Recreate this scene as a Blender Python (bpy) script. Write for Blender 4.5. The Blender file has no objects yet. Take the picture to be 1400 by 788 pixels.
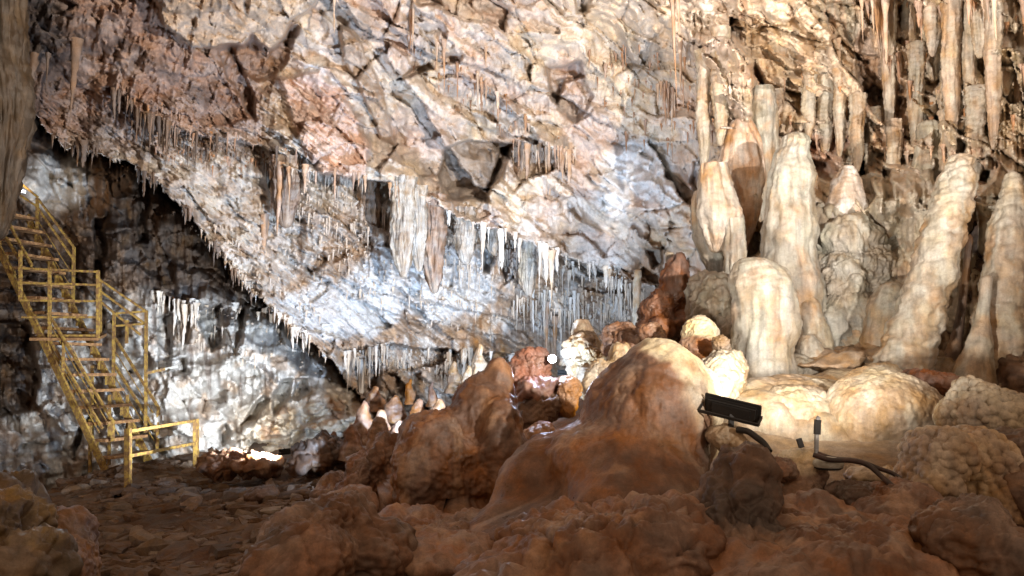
import bpy, math, random
import numpy as np
from mathutils import Vector, Matrix

# ------------------------------------------------------------------ camera
PITCH = math.radians(5.6)
F = 1078.0
CAM = np.array([0.0, 0.0, 1.7])
scene = bpy.context.scene
col = scene.collection
cam_data = bpy.data.cameras.new("camera")
cam_data.sensor_width = 36.0
cam_data.lens = 36.0 * F / 1400.0
cam_data.clip_start = 0.05
cam_data.clip_end = 200.0
cam = bpy.data.objects.new("camera", cam_data)
col.objects.link(cam)
cam.location = CAM
cam.rotation_euler = (math.pi / 2 + PITCH, 0, 0)
scene.camera = cam

# ------------------------------------------------------------------ world: no daylight reaches this chamber, only a dim bounce
world = bpy.data.worlds.new("World")
scene.world = world
world.use_nodes = True
bg = world.node_tree.nodes["Background"]
bg.inputs[0].default_value = (1.0, 0.66, 0.43, 1)
bg.inputs[1].default_value = 0.39

# ------------------------------------------------------------------ exposure / render
scene.view_settings.view_transform = 'Standard'
scene.view_settings.look = 'None'
scene.view_settings.exposure = 0.4
scene.view_settings.gamma = 1.0
scene.render.engine = 'CYCLES'
scene.cycles.use_denoising = True
scene.cycles.max_bounces = 6
scene.cycles.diffuse_bounces = 4
scene.cycles.sample_clamp_indirect = 6.0

COLD = (0.52, 0.71, 1.0)
WARM = (1.0, 0.78, 0.56)
NEUT = (1.0, 0.93, 0.82)
# lamps of the show-cave lighting: px, py, depth, target(px, py, depth), watts, colour, cone degrees, blend, fixture size
LAMPS = {
    'centre':   ((668, 606, 8.4), (530, 310, 16.5), 2700, COLD, 118, 1.0, 0.10),
    'middle':   ((772, 510, 12.6), (740, 350, 18.5), 700, (0.64, 0.80, 1.0), 150, 1.0, 0.10),
    'left':     ((390, 618, 12.3), (105, 520, 17), 2500, (0.80, 0.90, 1.0), 90, 1.0, 0.10),
    'right':    ((1000, 562, 5.1), (1215, 170, 10.5), 600, NEUT, 98, 1.0, 0.165),
    'upper':    ((30, 262, 15.6), (115, 195, 14.2), 300, (0.80, 0.90, 1.0), 110, 0.6, 0.07),
    'nook':     ((22, 238, 17.0), (60, 225, 18), 60, WARM, 120, 0.6, 0.06),
    'slab':     ((420, 628, 14.2), (290, 200, 13.3), 260, (.92, .95, 1.0), 120, 1.0, 0.10),
}
# wall-wash floods on the visitors' path beside and behind the viewer: position, target, watts, colour, cone
PATH_LAMPS = [((-4.6, 1.2, 2.6), (1260, -260, 9.6), 8600, (1.0, .92, .84), 58), ((4.2, .6, 2.7), (560, -20, 13.5), 8400, (1.0, .91, .81), 84)]

rng = np.random.default_rng(7)
random.seed(7)


def at(px, py, d):
    """point of the cave seen in direction (px, py) of the 1400 px photograph, d metres forward"""
    cx = (np.asarray(px, float) - 700.0) / F
    cy = (394.0 - np.asarray(py, float)) / F
    dy = math.cos(PITCH) - cy * math.sin(PITCH)
    dz = math.sin(PITCH) + cy * math.cos(PITCH)
    s = np.asarray(d, float) / dy
    return np.stack([CAM[0] + cx * s, CAM[1] + dy * s, CAM[2] + dz * s], -1)


def V(px, py, d):
    return Vector(at(px, py, d).tolist())


# ------------------------------------------------------------------ noise
_perm = np.random.default_rng(3).permutation(256)
_perm = np.concatenate([_perm, _perm]).astype(np.int64)
_grad = np.random.default_rng(4).normal(size=(256, 3))
_grad /= np.linalg.norm(_grad, axis=1)[:, None]
_rnd = np.random.default_rng(5).random((4096,))


def noise(x, y, z, seed=0):
    x = np.asarray(x, float) + seed * 17.13
    y = np.asarray(y, float) + seed * 5.71
    z = np.asarray(z, float) + 0.5 + seed * 9.37
    x, y, z = np.broadcast_arrays(x, y, z)
    xi = np.floor(x).astype(np.int64); yi = np.floor(y).astype(np.int64); zi = np.floor(z).astype(np.int64)
    fx = x - xi; fy = y - yi; fz = z - zi
    u = fx * fx * fx * (fx * (fx * 6 - 15) + 10)
    v = fy * fy * fy * (fy * (fy * 6 - 15) + 10)
    w = fz * fz * fz * (fz * (fz * 6 - 15) + 10)
    out = 0
    for i in (0, 1):
        for j in (0, 1):
            for k in (0, 1):
                h = _perm[_perm[_perm[(xi + i) & 255] + ((yi + j) & 255)] + ((zi + k) & 255)]
                g = _grad[h]
                dot = g[..., 0] * (fx - i) + g[..., 1] * (fy - j) + g[..., 2] * (fz - k)
                out = out + dot * (u if i else 1 - u) * (v if j else 1 - v) * (w if k else 1 - w)
    return out * 1.5


def fbm(x, y, z=0.0, octaves=4, seed=0, gain=0.5, ridged=False):
    a, s, out = 1.0, 1.0, 0
    for o in range(octaves):
        n = noise(x * s, y * s, z * s, seed + o * 3)
        if ridged:
            n = 1 - 2 * np.abs(n)
        out = out + a * n
        a *= gain; s *= 2.03
    return out


def hsh(i, j, k=0):
    h = (i.astype(np.int64) * 73856093) ^ (j.astype(np.int64) * 19349663) ^ (np.int64(k) * 83492791)
    h = (h ^ (h >> 13)) * 1274126177
    return _rnd[(h ^ (h >> 16)) & 4095]


def facets(x, y, cell, seed, aspect=1.0):
    """broken planar blocks: returns plane height, F2-F1 edge distance, random per cell"""
    gx = x / (cell * aspect); gy = y / cell
    ix = np.floor(gx); iy = np.floor(gy)
    b1 = np.full(x.shape, 1e9); b2 = np.full(x.shape, 1e9)
    h = np.zeros(x.shape); rid = np.zeros(x.shape)
    for di in (-1, 0, 1):
        for dj in (-1, 0, 1):
            ci = ix + di; cj = iy + dj
            sx = ci + hsh(ci, cj, seed); sy = cj + hsh(ci, cj, seed + 1)
            dx = gx - sx; dy = gy - sy
            d = np.sqrt(dx * dx + dy * dy)
            tx = (hsh(ci, cj, seed + 2) - .5) * 2; ty = (hsh(ci, cj, seed + 3) - .5) * 2
            off = hsh(ci, cj, seed + 4) - .5
            hh = tx * dx + ty * dy + off
            m = d < b1
            b2 = np.where(m, b1, np.minimum(b2, d))
            h = np.where(m, hh, h)
            rid = np.where(m, hsh(ci, cj, seed + 5), rid)
            b1 = np.where(m, d, b1)
    return h, b2 - b1, rid


def columns(x, y, w, seed, length, fill=.75):
    """hanging flutes: rounded vertical ribs that begin and end at random heights"""
    xx = x + 0.35 * w * noise(x / (w * 4), y / (w * 10), seed * 1.7, seed) * 2
    g = xx / w
    best = np.zeros(x.shape)
    for sh, k in ((0.0, 0), (0.5, 50)):
        gi = np.floor(g + sh)
        u = (g + sh - gi) * 2 - 1
        jit = hsh(gi, gi * 0 + 3, seed + k)
        half = 0.45 + 0.5 * hsh(gi, gi * 0 + 9, seed + k)
        yy = y / length + jit
        yj = np.floor(yy); t = yy - yj
        pres = hsh(gi, yj, seed + k + 7) < fill
        ln = 0.35 + 0.65 * hsh(gi, yj, seed + k + 8)
        taper = np.clip(1 - (t / ln), 0, 1)
        ww = half * (0.25 + 0.75 * np.sqrt(taper))
        prof = np.sqrt(np.clip(1 - (u / ww) ** 2, 0, 1))
        amp = pres * (t < ln) * (0.5 + 0.5 * hsh(gi, yj, seed + k + 11))
        best = np.maximum(best, prof * amp * (0.3 + .7 * taper ** .4))
    return best


def sstep(a, b, x):
    t = np.clip((x - a) / (b - a), 0, 1)
    return t * t * (3 - 2 * t)


def poly_sd(x, y, pts):
    """signed distance to a closed polygon, negative inside"""
    d = np.full(x.shape, 1e18); ins = np.zeros(x.shape, bool)
    n = len(pts)
    for i in range(n):
        ax, ay = pts[i]; bx, by = pts[(i + 1) % n]
        ex, ey = bx - ax, by - ay
        wx, wy = x - ax, y - ay
        t = np.clip((wx * ex + wy * ey) / (ex * ex + ey * ey + 1e-9), 0, 1)
        d = np.minimum(d, (wx - ex * t) ** 2 + (wy - ey * t) ** 2)
        c = (ay <= y) != (by <= y)
        xx = ax + (y - ay) / (ey if abs(ey) > 1e-9 else 1e-9) * ex
        ins ^= c & (x < xx)
    d = np.sqrt(d)
    return np.where(ins, -d, d)


def line_d(x, y, pts):
    d = np.full(x.shape, 1e18)
    for (ax, ay), (bx, by) in zip(pts[:-1], pts[1:]):
        ex, ey = bx - ax, by - ay
        wx, wy = x - ax, y - ay
        t = np.clip((wx * ex + wy * ey) / (ex * ex + ey * ey + 1e-9), 0, 1)
        d = np.minimum(d, (wx - ex * t) ** 2 + (wy - ey * t) ** 2)
    return np.sqrt(d)


def tps(pts):
    P = np.array(pts, float); n = len(P)
    xy = P[:, :2] / 400.0
    def U(r2):
        return np.where(r2 > 1e-12, r2 * np.log(r2 + 1e-12), 0)
    K = U(((xy[:, None] - xy[None]) ** 2).sum(-1)) + np.eye(n) * 2e-3
    A = np.zeros((n + 3, n + 3)); A[:n, :n] = K
    A[:n, n] = 1; A[:n, n + 1:] = xy; A[n, :n] = 1; A[n + 1:, :n] = xy.T
    w = np.linalg.solve(A, np.concatenate([P[:, 2], np.zeros(3)]))
    def ev(x, y):
        x = np.asarray(x, float) / 400.0; y = np.asarray(y, float) / 400.0
        out = w[n] + w[n + 1] * x + w[n + 2] * y
        for i in range(n):
            out = out + w[i] * U((x - xy[i, 0]) ** 2 + (y - xy[i, 1]) ** 2)
        return out
    return ev


# ------------------------------------------------------------------ mesh helpers
def raw_mesh(name, verts, faces, tint=None, smooth=True):
    """faces: (n, k) int array"""
    verts = np.ascontiguousarray(verts, np.float32); faces = np.ascontiguousarray(faces, np.int32)
    me = bpy.data.meshes.new(name)
    me.vertices.add(len(verts)); me.vertices.foreach_set('co', verts.ravel())
    k = faces.shape[1]
    me.loops.add(faces.size); me.loops.foreach_set('vertex_index', faces.ravel())
    me.polygons.add(len(faces))
    me.polygons.foreach_set('loop_start', np.arange(0, faces.size, k, dtype=np.int32))
    try:
        me.polygons.foreach_set('loop_total', np.full(len(faces), k, np.int32))
    except Exception:
        pass
    me.polygons.foreach_set('use_smooth', np.full(len(faces), smooth, bool))
    if tint is not None:
        a = me.attributes.new('tint', 'FLOAT_COLOR', 'POINT')
        c = np.ones((len(verts), 4), np.float32); c[:, :3] = tint
        a.data.foreach_set('color', c.ravel())
    me.update(calc_edges=True)
    me.validate()
    return me


def link(name, me, mat=None, parent=None, label=None, cat=None, group=None, kind=None):
    o = bpy.data.objects.new(name, me)
    col.objects.link(o)
    if mat is not None and me is not None and not me.materials:
        me.materials.append(mat)
    if parent is not None:
        o.parent = parent
    if label: o['label'] = label
    if cat: o['category'] = cat
    if group: o['group'] = group
    if kind: o['kind'] = kind
    return o


def grid_faces(nr, nc, wrap=False):
    r = np.arange(nr - 1)[:, None]; c = np.arange(nc if wrap else nc - 1)[None]
    c2 = (c + 1) % nc
    a = r * nc + c; b = r * nc + c2; d = (r + 1) * nc + c2; e = (r + 1) * nc + c
    return np.stack([a, b, d, e], -1).reshape(-1, 4)


# ------------------------------------------------------------------ materials
def nodes_of(name):
    m = bpy.data.materials.new(name); m.use_nodes = True
    nt = m.node_tree
    return m, nt, nt.nodes['Principled BSDF']


def rock_mat(name, scale=1.0, bump=0.5, rough=(0.45, 0.8), spec=0.35, var=0.35, use_random=None, streak=0.0, grit=0.0):
    m, nt, p = nodes_of(name)
    N = nt.nodes.new; L = nt.links.new
    geo = N('ShaderNodeNewGeometry')
    tint = N('ShaderNodeAttribute'); tint.attribute_name = 'tint'
    n1 = N('ShaderNodeTexNoise'); n1.inputs['Scale'].default_value = 3.0 * scale; n1.inputs['Detail'].default_value = 8; n1.inputs['Roughness'].default_value = .65
    n2 = N('ShaderNodeTexNoise'); n2.inputs['Scale'].default_value = 22 * scale; n2.inputs['Detail'].default_value = 6; n2.inputs['Roughness'].default_value = .7
    L(geo.outputs['Position'], n1.inputs['Vector']); L(geo.outputs['Position'], n2.inputs['Vector'])
    mp = N('ShaderNodeMapping'); mp.inputs['Scale'].default_value = (9 * scale, 9 * scale, .9 * scale)
    L(geo.outputs['Position'], mp.inputs['Vector'])
    n3 = N('ShaderNodeTexNoise'); n3.inputs['Scale'].default_value = 1.0; n3.inputs['Detail'].default_value = 5
    L(mp.outputs[0], n3.inputs['Vector'])
    r1 = N('ShaderNodeMapRange'); r1.inputs[1].default_value = .3; r1.inputs[2].default_value = .7
    r1.inputs[3].default_value = 1 - var; r1.inputs[4].default_value = 1 + var * .6
    L(n1.outputs[0], r1.inputs[0])
    r2 = N('ShaderNodeMapRange'); r2.inputs[1].default_value = .3; r2.inputs[2].default_value = .7
    r2.inputs[3].default_value = 1 - var * .6; r2.inputs[4].default_value = 1 + var * .45
    L(n2.outputs[0], r2.inputs[0])
    r3 = N('ShaderNodeMapRange'); r3.inputs[1].default_value = .35; r3.inputs[2].default_value = .65
    r3.inputs[3].default_value = 1 - streak; r3.inputs[4].default_value = 1 + streak * .4
    L(n3.outputs[0], r3.inputs[0])
    mu = N('ShaderNodeMath'); mu.operation = 'MULTIPLY'; L(r1.outputs[0], mu.inputs[0]); L(r2.outputs[0], mu.inputs[1])
    mu2 = N('ShaderNodeMath'); mu2.operation = 'MULTIPLY'; L(mu.outputs[0], mu2.inputs[0]); L(r3.outputs[0], mu2.inputs[1])
    vm = N('ShaderNodeVectorMath'); vm.operation = 'SCALE'
    if use_random is None:
        L(tint.outputs['Color'], vm.inputs[0])
    else:
        oi = N('ShaderNodeObjectInfo'); rp = N('ShaderNodeValToRGB')
        while len(rp.color_ramp.elements) < len(use_random):
            rp.color_ramp.elements.new(0.5)
        for i, c in enumerate(use_random):
            rp.color_ramp.elements[i].position = i / max(1, len(use_random) - 1)
            rp.color_ramp.elements[i].color = (*c, 1)
        L(oi.outputs['Random'], rp.inputs[0]); L(rp.outputs[0], vm.inputs[0])
    L(mu2.outputs[0], vm.inputs['Scale'])
    # warm / pale mottling in the mineral itself
    hs = N('ShaderNodeHueSaturation')
    rs = N('ShaderNodeMapRange'); rs.inputs[1].default_value = .35; rs.inputs[2].default_value = .65
    rs.inputs[3].default_value = .75; rs.inputs[4].default_value = 1.3
    n4 = N('ShaderNodeTexNoise'); n4.inputs['Scale'].default_value = 1.7 * scale; n4.inputs['Detail'].default_value = 5
    mp4 = N('ShaderNodeMapping'); mp4.inputs['Location'].default_value = (31, 7, 3)
    L(geo.outputs['Position'], mp4.inputs[0]); L(mp4.outputs[0], n4.inputs['Vector'])
    L(n4.outputs[0], rs.inputs[0]); L(rs.outputs[0], hs.inputs['Saturation']); L(vm.outputs[0], hs.inputs['Color'])
    L(hs.outputs[0], p.inputs['Base Color'])
    rr = N('ShaderNodeMapRange'); rr.inputs[1].default_value = .3; rr.inputs[2].default_value = .7
    rr.inputs[3].default_value = rough[0]; rr.inputs[4].default_value = rough[1]
    L(n1.outputs[0], rr.inputs[0]); L(rr.outputs[0], p.inputs['Roughness'])
    p.inputs['Specular IOR Level'].default_value = spec
    add = N('ShaderNodeMath'); add.operation = 'MULTIPLY_ADD'; add.inputs[1].default_value = .45
    L(n2.outputs[0], add.inputs[0]); L(n1.outputs[0], add.inputs[2])
    if grit:
        n5 = N('ShaderNodeTexNoise'); n5.inputs['Scale'].default_value = 95 * scale ** .5; n5.inputs['Detail'].default_value = 4; n5.inputs['Roughness'].default_value = .75
        L(geo.outputs['Position'], n5.inputs['Vector'])
        vo = N('ShaderNodeTexVoronoi'); vo.inputs['Scale'].default_value = 26 * scale ** .5
        L(geo.outputs['Position'], vo.inputs['Vector'])
        pr = N('ShaderNodeMapRange'); pr.inputs[1].default_value = .0; pr.inputs[2].default_value = .28; pr.inputs[3].default_value = -.10; pr.inputs[4].default_value = 0.0
        L(vo.outputs['Distance'], pr.inputs[0])
        pm = N('ShaderNodeMath'); pm.operation = 'MULTIPLY'; L(pr.outputs[0], pm.inputs[0]); L(n4.outputs[0], pm.inputs[1])
        a5 = N('ShaderNodeMath'); a5.operation = 'MULTIPLY_ADD'; a5.inputs[1].default_value = grit
        L(n5.outputs[0], a5.inputs[0]); L(add.outputs[0], a5.inputs[2])
        a6 = N('ShaderNodeMath'); a6.operation = 'ADD'; L(a5.outputs[0], a6.inputs[0]); L(pm.outputs[0], a6.inputs[1])
        add = a6
        r5 = N('ShaderNodeMapRange'); r5.inputs[1].default_value = .3; r5.inputs[2].default_value = .7; r5.inputs[3].default_value = .84; r5.inputs[4].default_value = 1.14
        L(n5.outputs[0], r5.inputs[0])
        g5 = N('ShaderNodeMath'); g5.operation = 'MULTIPLY'; L(mu2.outputs[0], g5.inputs[0]); L(r5.outputs[0], g5.inputs[1]); L(g5.outputs[0], vm.inputs['Scale'])
    b = N('ShaderNodeBump'); b.inputs['Strength'].default_value = bump; b.inputs['Distance'].default_value = .12 / scale
    L(add.outputs[0], b.inputs['Height']); L(b.outputs[0], p.inputs['Normal'])
    return m


def plain_mat(name, c, rough=.5, metal=0.0, rust=None, emit=None):
    m, nt, p = nodes_of(name)
    N = nt.nodes.new; L = nt.links.new
    if emit:
        p.inputs['Base Color'].default_value = (*c, 1)
        p.inputs['Emission Color'].default_value = (*emit[0], 1); p.inputs['Emission Strength'].default_value = emit[1]
        return m
    geo = N('ShaderNodeNewGeometry')
    n = N('ShaderNodeTexNoise'); n.inputs['Scale'].default_value = 14; n.inputs['Detail'].default_value = 8; n.inputs['Roughness'].default_value = .7
    L(geo.outputs['Position'], n.inputs['Vector'])
    rp = N('ShaderNodeValToRGB')
    rp.color_ramp.elements[0].position = .44; rp.color_ramp.elements[1].position = .6
    rp.color_ramp.elements[0].color = (*(rust or [q * .55 for q in c]), 1); rp.color_ramp.elements[1].color = (*c, 1)
    L(n.outputs[0], rp.inputs[0]); L(rp.outputs[0], p.inputs['Base Color'])
    p.inputs['Roughness'].default_value = rough; p.inputs['Metallic'].default_value = metal
    b = N('ShaderNodeBump'); b.inputs['Strength'].default_value = .3; b.inputs['Distance'].default_value = .01
    L(n.outputs[0], b.inputs['Height']); L(b.outputs[0], p.inputs['Normal'])
    return m


M_WALL = rock_mat('cave_rock', 1.3, .5, (.5, .85), .3, .3, streak=.05)
M_BOULDER = rock_mat('flowstone', 2.4, .32, (.25, .66), .5, .42, streak=.14, grit=.22)
M_CREAM = rock_mat('pale_flowstone', 2.2, .42, (.28, .65), .5, .3, streak=.28, grit=.15)
M_FLOOR = rock_mat('cave_earth', 2.5, .8, (.65, .95), .2, .4, grit=.25)
M_STONE = rock_mat('rubble_stone', 4.0, .7, (.6, .95), .2, .4, use_random=[(.10, .068, .048), (.19, .125, .085), (.14, .09, .062), (.27, .19, .135), (.12, .08, .055), (.33, .25, .18)])
M_DRIP = {
    'white': rock_mat('white_dripstone', 2.0, .4, (.35, .7), .4, .25, use_random=[(.72, .66, .58), (.55, .44, .34), (.78, .74, .68), (.50, .38, .28)]),
    'tan': rock_mat('tan_dripstone', 2.0, .4, (.35, .7), .4, .3, use_random=[(.50, .33, .22), (.36, .21, .13), (.60, .46, .34), (.44, .28, .18)]),
    'brown': rock_mat('brown_dripstone', 2.0, .4, (.4, .75), .4, .3, use_random=[(.12, .08, .055), (.20, .13, .085), (.08, .055, .04), (.25, .17, .12)]),
}
M_YELLOW = plain_mat('yellow_paint', (.36, .225, .042), .6, 0, rust=(.15, .075, .028))
M_TREAD = plain_mat('rusty_tread', (.33, .175, .065), .7, 0, rust=(.16, .075, .03))
M_BLACK = plain_mat('black_metal', (.012, .011, .010), .6, 0, rust=(.016, .013, .011))
M_STEEL = plain_mat('grey_steel', (.42, .42, .41), .35, .8, rust=(.2, .19, .18))
M_CABLE = plain_mat('dark_cable', (.07, .035, .028), .45, 0, rust=(.03, .02, .018))
M_PALE = plain_mat('pale_plastic', (.5, .5, .46), .5, 0, rust=(.36, .35, .3))

# ------------------------------------------------------------------ cave wall: depth over the field of view
def axis(lo, a, b, hi, step, coarse):
    return np.concatenate([np.arange(lo, a, coarse), np.arange(a, b, step), np.arange(b, hi + 1, coarse)])
AX = axis(-420, -30, 1430, 1820, 1.7, 11)
AY = axis(-420, -20, 668, 900, 1.7, 11)
GX, GY = np.meshgrid(AX, AY)

main_pts = [
    (-420, -420, 5), (100, -420, 6.5), (700, -420, 7.5), (1300, -420, 6), (1820, -420, 4.5),
    (-420, 0, 7), (60, 0, 10), (200, 0, 10.5), (360, 0, 12), (500, 0, 13), (700, 0, 13.5), (850, 0, 13), (1000, 0, 12), (1150, 0, 11.5), (1300, 0, 10), (1400, 0, 9.2), (1820, 0, 6.5),
    (60, 120, 12.5), (200, 120, 12.3), (330, 110, 13.5), (450, 130, 14.5), (600, 130, 15.5), (750, 120, 15.5), (900, 120, 14.5), (1020, 120, 12.6), (1150, 120, 12.2), (1300, 120, 10.6), (1400, 120, 9.6),
    (120, 190, 13.5), (250, 240, 13.4), (350, 250, 14.2), (480, 260, 15.5), (560, 270, 16.3), (650, 300, 17), (750, 330, 17.5), (860, 380, 18),
    (880, 230, 16.5), (780, 230, 17), (640, 200, 16.5), (950, 330, 15),
    (330, 370, 14), (420, 440, 14.8), (460, 480, 15.4), (520, 440, 16.5), (600, 450, 18), (700, 450, 19.5), (780, 450, 20), (860, 430, 19),
    (520, 530, 17), (620, 520, 18.5), (750, 520, 20), (900, 470, 16),
    (1000, 250, 12.8), (1100, 250, 12.8), (1200, 280, 11.9), (1300, 250, 10.8), (1400, 250, 10), (1000, 450, 12), (1200, 450, 11.4), (1350, 450, 10.4),
    (1820, 300, 7), (1820, 800, 7), (1100, 700, 11.5), (1400, 700, 10), (600, 760, 17), (900, 760, 15), (200, 760, 15), (-420, 760, 12), (-420, 400, 10),
]
main_f = tps(main_pts)
grot_f = tps([
    (-420, 0, 13), (-420, 800, 12), (0, 100, 19), (0, 230, 19.5), (80, 250, 19.5), (150, 280, 18.8), (230, 300, 18.2), (150, 400, 18.8), (260, 400, 18), (330, 430, 17.6), (400, 480, 17.2), (460, 520, 17.0),
    (40, 480, 19), (40, 600, 17.8), (120, 560, 18.2), (200, 540, 18.0), (250, 600, 17.2), (320, 560, 17.2), (380, 560, 16.8), (440, 560, 16.4), (520, 600, 16), (60, 700, 17), (300, 700, 16.2), (520, 760, 15.6), (0, 800, 16), (-100, 500, 17)])
warpx = GX + 7 * fbm(GX / 40, GY / 40, 0, 4, 1)
warpy = GY + 7 * fbm(GX / 40, GY / 40, 0, 4, 2)
tooth = (7 * np.maximum(0, columns(GX, GY * 0 + 5, 7, 61, 400, .6)) + 4 * noise(GX / 5, 0, 0, 3)) * (.35 + .9 * np.clip(noise(GX / 45, 0, 0, 5) + .4, 0, 1)) + 5 * fbm(GX / 30, 0, 0, 3, 6)

# ---- main layer
X, Y = GX, GY
D = main_f(X, Y)
w_up = sstep(340, 420, X) * sstep(320, 240, Y + .0 * X)                      # broken blocks high in the middle
w_up = np.maximum(w_up, sstep(760, 800, X) * sstep(390, 340, Y) * sstep(1000, 940, X))
w_right = sstep(930, 1000, X)
clay = 0
w_leftup = sstep(420, 340, X) * sstep(330, 230, Y + (300 - X) * .3)
w_low = np.clip(1 - w_up - w_right - w_leftup, 0, 1)
fx = X + 10 * fbm(X / 60, Y / 60, 0, 3, 11); fy = Y + 10 * fbm(X / 60, Y / 60, 0, 3, 12)
rx = (fx * .8 + fy * .6); ry = (-fx * .6 + fy * .8)                          # bedding runs down to the right
h1, e1, id1 = facets(rx, ry, 84, 100, 2.3)
h2, e2, id2 = facets(rx, ry, 30, 120, 2.4)
h3, e3, id3 = facets(rx + 5, ry, 13, 140, 2.2)
h4, e4, id4 = facets(rx + 15, ry, 7, 160, 2.2)
D -= w_up * (1.15 * h1 + .45 * h2 + .17 * h3 + .07 * h4)
D -= w_right * (.32 * h1 + .09 * h2 + .03 * h3 + .015 * h4) * sstep(300, 200, Y)
D -= w_leftup * (.32 * h1 + .2 * h2 + .12 * h3 + .06 * h4)
D -= w_low * (.5 * h1 + .42 * h2 + .24 * h3 + .11 * h4)
D += w_up * (.10 * sstep(.05, .0, e1) + .03 * sstep(.06, .0, e2)) + w_right * sstep(280, 200, Y) * .06 * sstep(.05, 0, e1) + w_leftup * .04 * sstep(.06, 0, e2) + w_low * .04 * sstep(.06, 0, e2)
# smooth undulation
D -= .35 * fbm(X / 130, Y / 130, 0, 3, 21) + .09 * fbm(X / 26, Y / 26, 0, 4, 22)

D -= .022 * fbm(X / 9, Y / 7, 0, 3, 23, ridged=True) + .015 * w_up * fbm(X / 18, Y / 14, 2, 4, 24, ridged=True)
# thin bedding striations of the slab on the left and of the calcite slope in the middle
ax_, ay_ = X * .80 + Y * .60, -X * .60 + Y * .80
stri = fbm(ax_ / 60, ay_ / 4.2, 0, 4, 31, ridged=True)
w_stri = sstep(0, 60, X) * sstep(560, 430, X) * sstep(90, 150, Y) + sstep(360, 430, X) * sstep(760, 600, X) * sstep(290, 350, Y) * .8
D -= .13 * np.clip(w_stri, 0, 1) * stri
D -= .05 * w_low * fbm(ax_ / 25, ay_ / 7, 0, 3, 33, ridged=True)


def win(pts, pad):
    p = np.array(pts)
    r = (AY > p[:, 1].min() - pad) & (AY < p[:, 1].max() + pad); c = (AX > p[:, 0].min() - pad) & (AX < p[:, 0].max() + pad)
    return np.ix_(r, c)


def hole(pts, depth, edge=4, rough=.1):
    s = win(pts, 25)
    x, y = warpx[s] * .6 + X[s] * .4, warpy[s] * .6 + Y[s] * .4
    m = sstep(edge, -edge, poly_sd(x, y, pts))
    D[s] += m * depth
    D[s] -= m * rough * fbm(X[s] / 14, Y[s] / 14, 1, 3, 44)
    return s, m


def crack(pts, width, depth):
    s = win(pts, 15)
    d = line_d(warpx[s] * .5 + X[s] * .5, warpy[s] * .5 + Y[s] * .5, pts)
    D[s] += depth * sstep(width, width * .3, d)


def ledge(pts, lip, under, reach, up=22):
    """a shelf edge: the lip stands forward, the rock below is cut back and comes out again further down"""
    p = np.array(pts, float)
    yl = np.interp(X, p[:, 0], p[:, 1]) + tooth * .5 + 4 * noise(X / 22, 0, 0, 51)
    inx = sstep(p[0, 0] - 20, p[0, 0] + 15, X) * sstep(p[-1, 0] + 20, p[-1, 0] - 15, X)
    s = Y - yl
    D[:] += inx * np.where(s > 0, under * np.exp(-np.clip(s, 0, None) / reach) * sstep(-.5, 2.5, s), -lip * np.exp(np.clip(s, None, 0) / up))


def flutes(pts, w, amp, length, seed, fill=.8, soft=25, gain=.5):
    s = win(pts, soft + 5)
    m = sstep(soft, -soft * .3, poly_sd(X[s] + 8 * noise(X[s] / 30, Y[s] / 30, 0, seed), Y[s], pts))
    c = columns(X[s], Y[s], w, seed, length, fill)
    c2 = columns(X[s] + 3.3, Y[s] + 40, w * .45, seed + 200, length * .6, fill)
    amp = amp * gain
    D[s] -= m * (amp * c + amp * .35 * c2)
    D[s] -= m * amp * .25 * fbm(X[s] / (w * .6), Y[s] / (w * 7), 0, 3, seed, ridged=True)


# clay runnels, upper left
D += .16 * w_leftup * sstep(.25, .75, fbm(X / 13 + .25 * Y / 13, Y / 55, 4, 3, 55, ridged=True)) * sstep(200, 120, Y)
# shelves
ledge([(372, 222), (440, 238), (520, 246), (560, 262), (640, 304), (700, 322), (760, 346), (820, 366), (880, 390)], 1.1, 1.5, 55, 30)
ledge([(150, 118), (200, 160), (260, 182), (330, 190), (400, 214)], .35, .55, 34)
ledge([(540, 40), (600, 80), (640, 108), (700, 150), (765, 212)], .3, .32, 30)
ledge([(640, 168), (690, 182), (740, 190), (770, 214)], .25, .45, 26)
ledge([(350, 262), (420, 300), (480, 330), (560, 345)], .2, .25, 26)
ledge([(400, 350), (470, 400), (540, 430), (620, 445), (720, 470)], .25, .35, 22)
ledge([(440, 296), (500, 318), (560, 350), (610, 384)], .2, .25, 22)
ledge([(430, 366), (500, 392), (560, 412), (600, 428)], .2, .25, 20)
ledge([(560, 410), (640, 424), (720, 440), (800, 452)], .25, .4, 24)
ledge([(470, 476), (540, 470), (620, 478), (720, 488)], .5, 1.2, 60)
ledge([(760, 368), (820, 382), (870, 398)], .1, .7, 22)
ledge([(1040, 60), (1080, 92), (1130, 100), (1160, 140)], .18, .25, 30)
ledge([(1050, 178), (1100, 186), (1160, 190), (1200, 205)], .15, .3, 28)
ledge([(1180, 205), (1240, 214), (1290, 206)], .2, .45, 24)
ledge([(840, 188), (900, 196), (950, 190)], .15, .35, 24)
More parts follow.
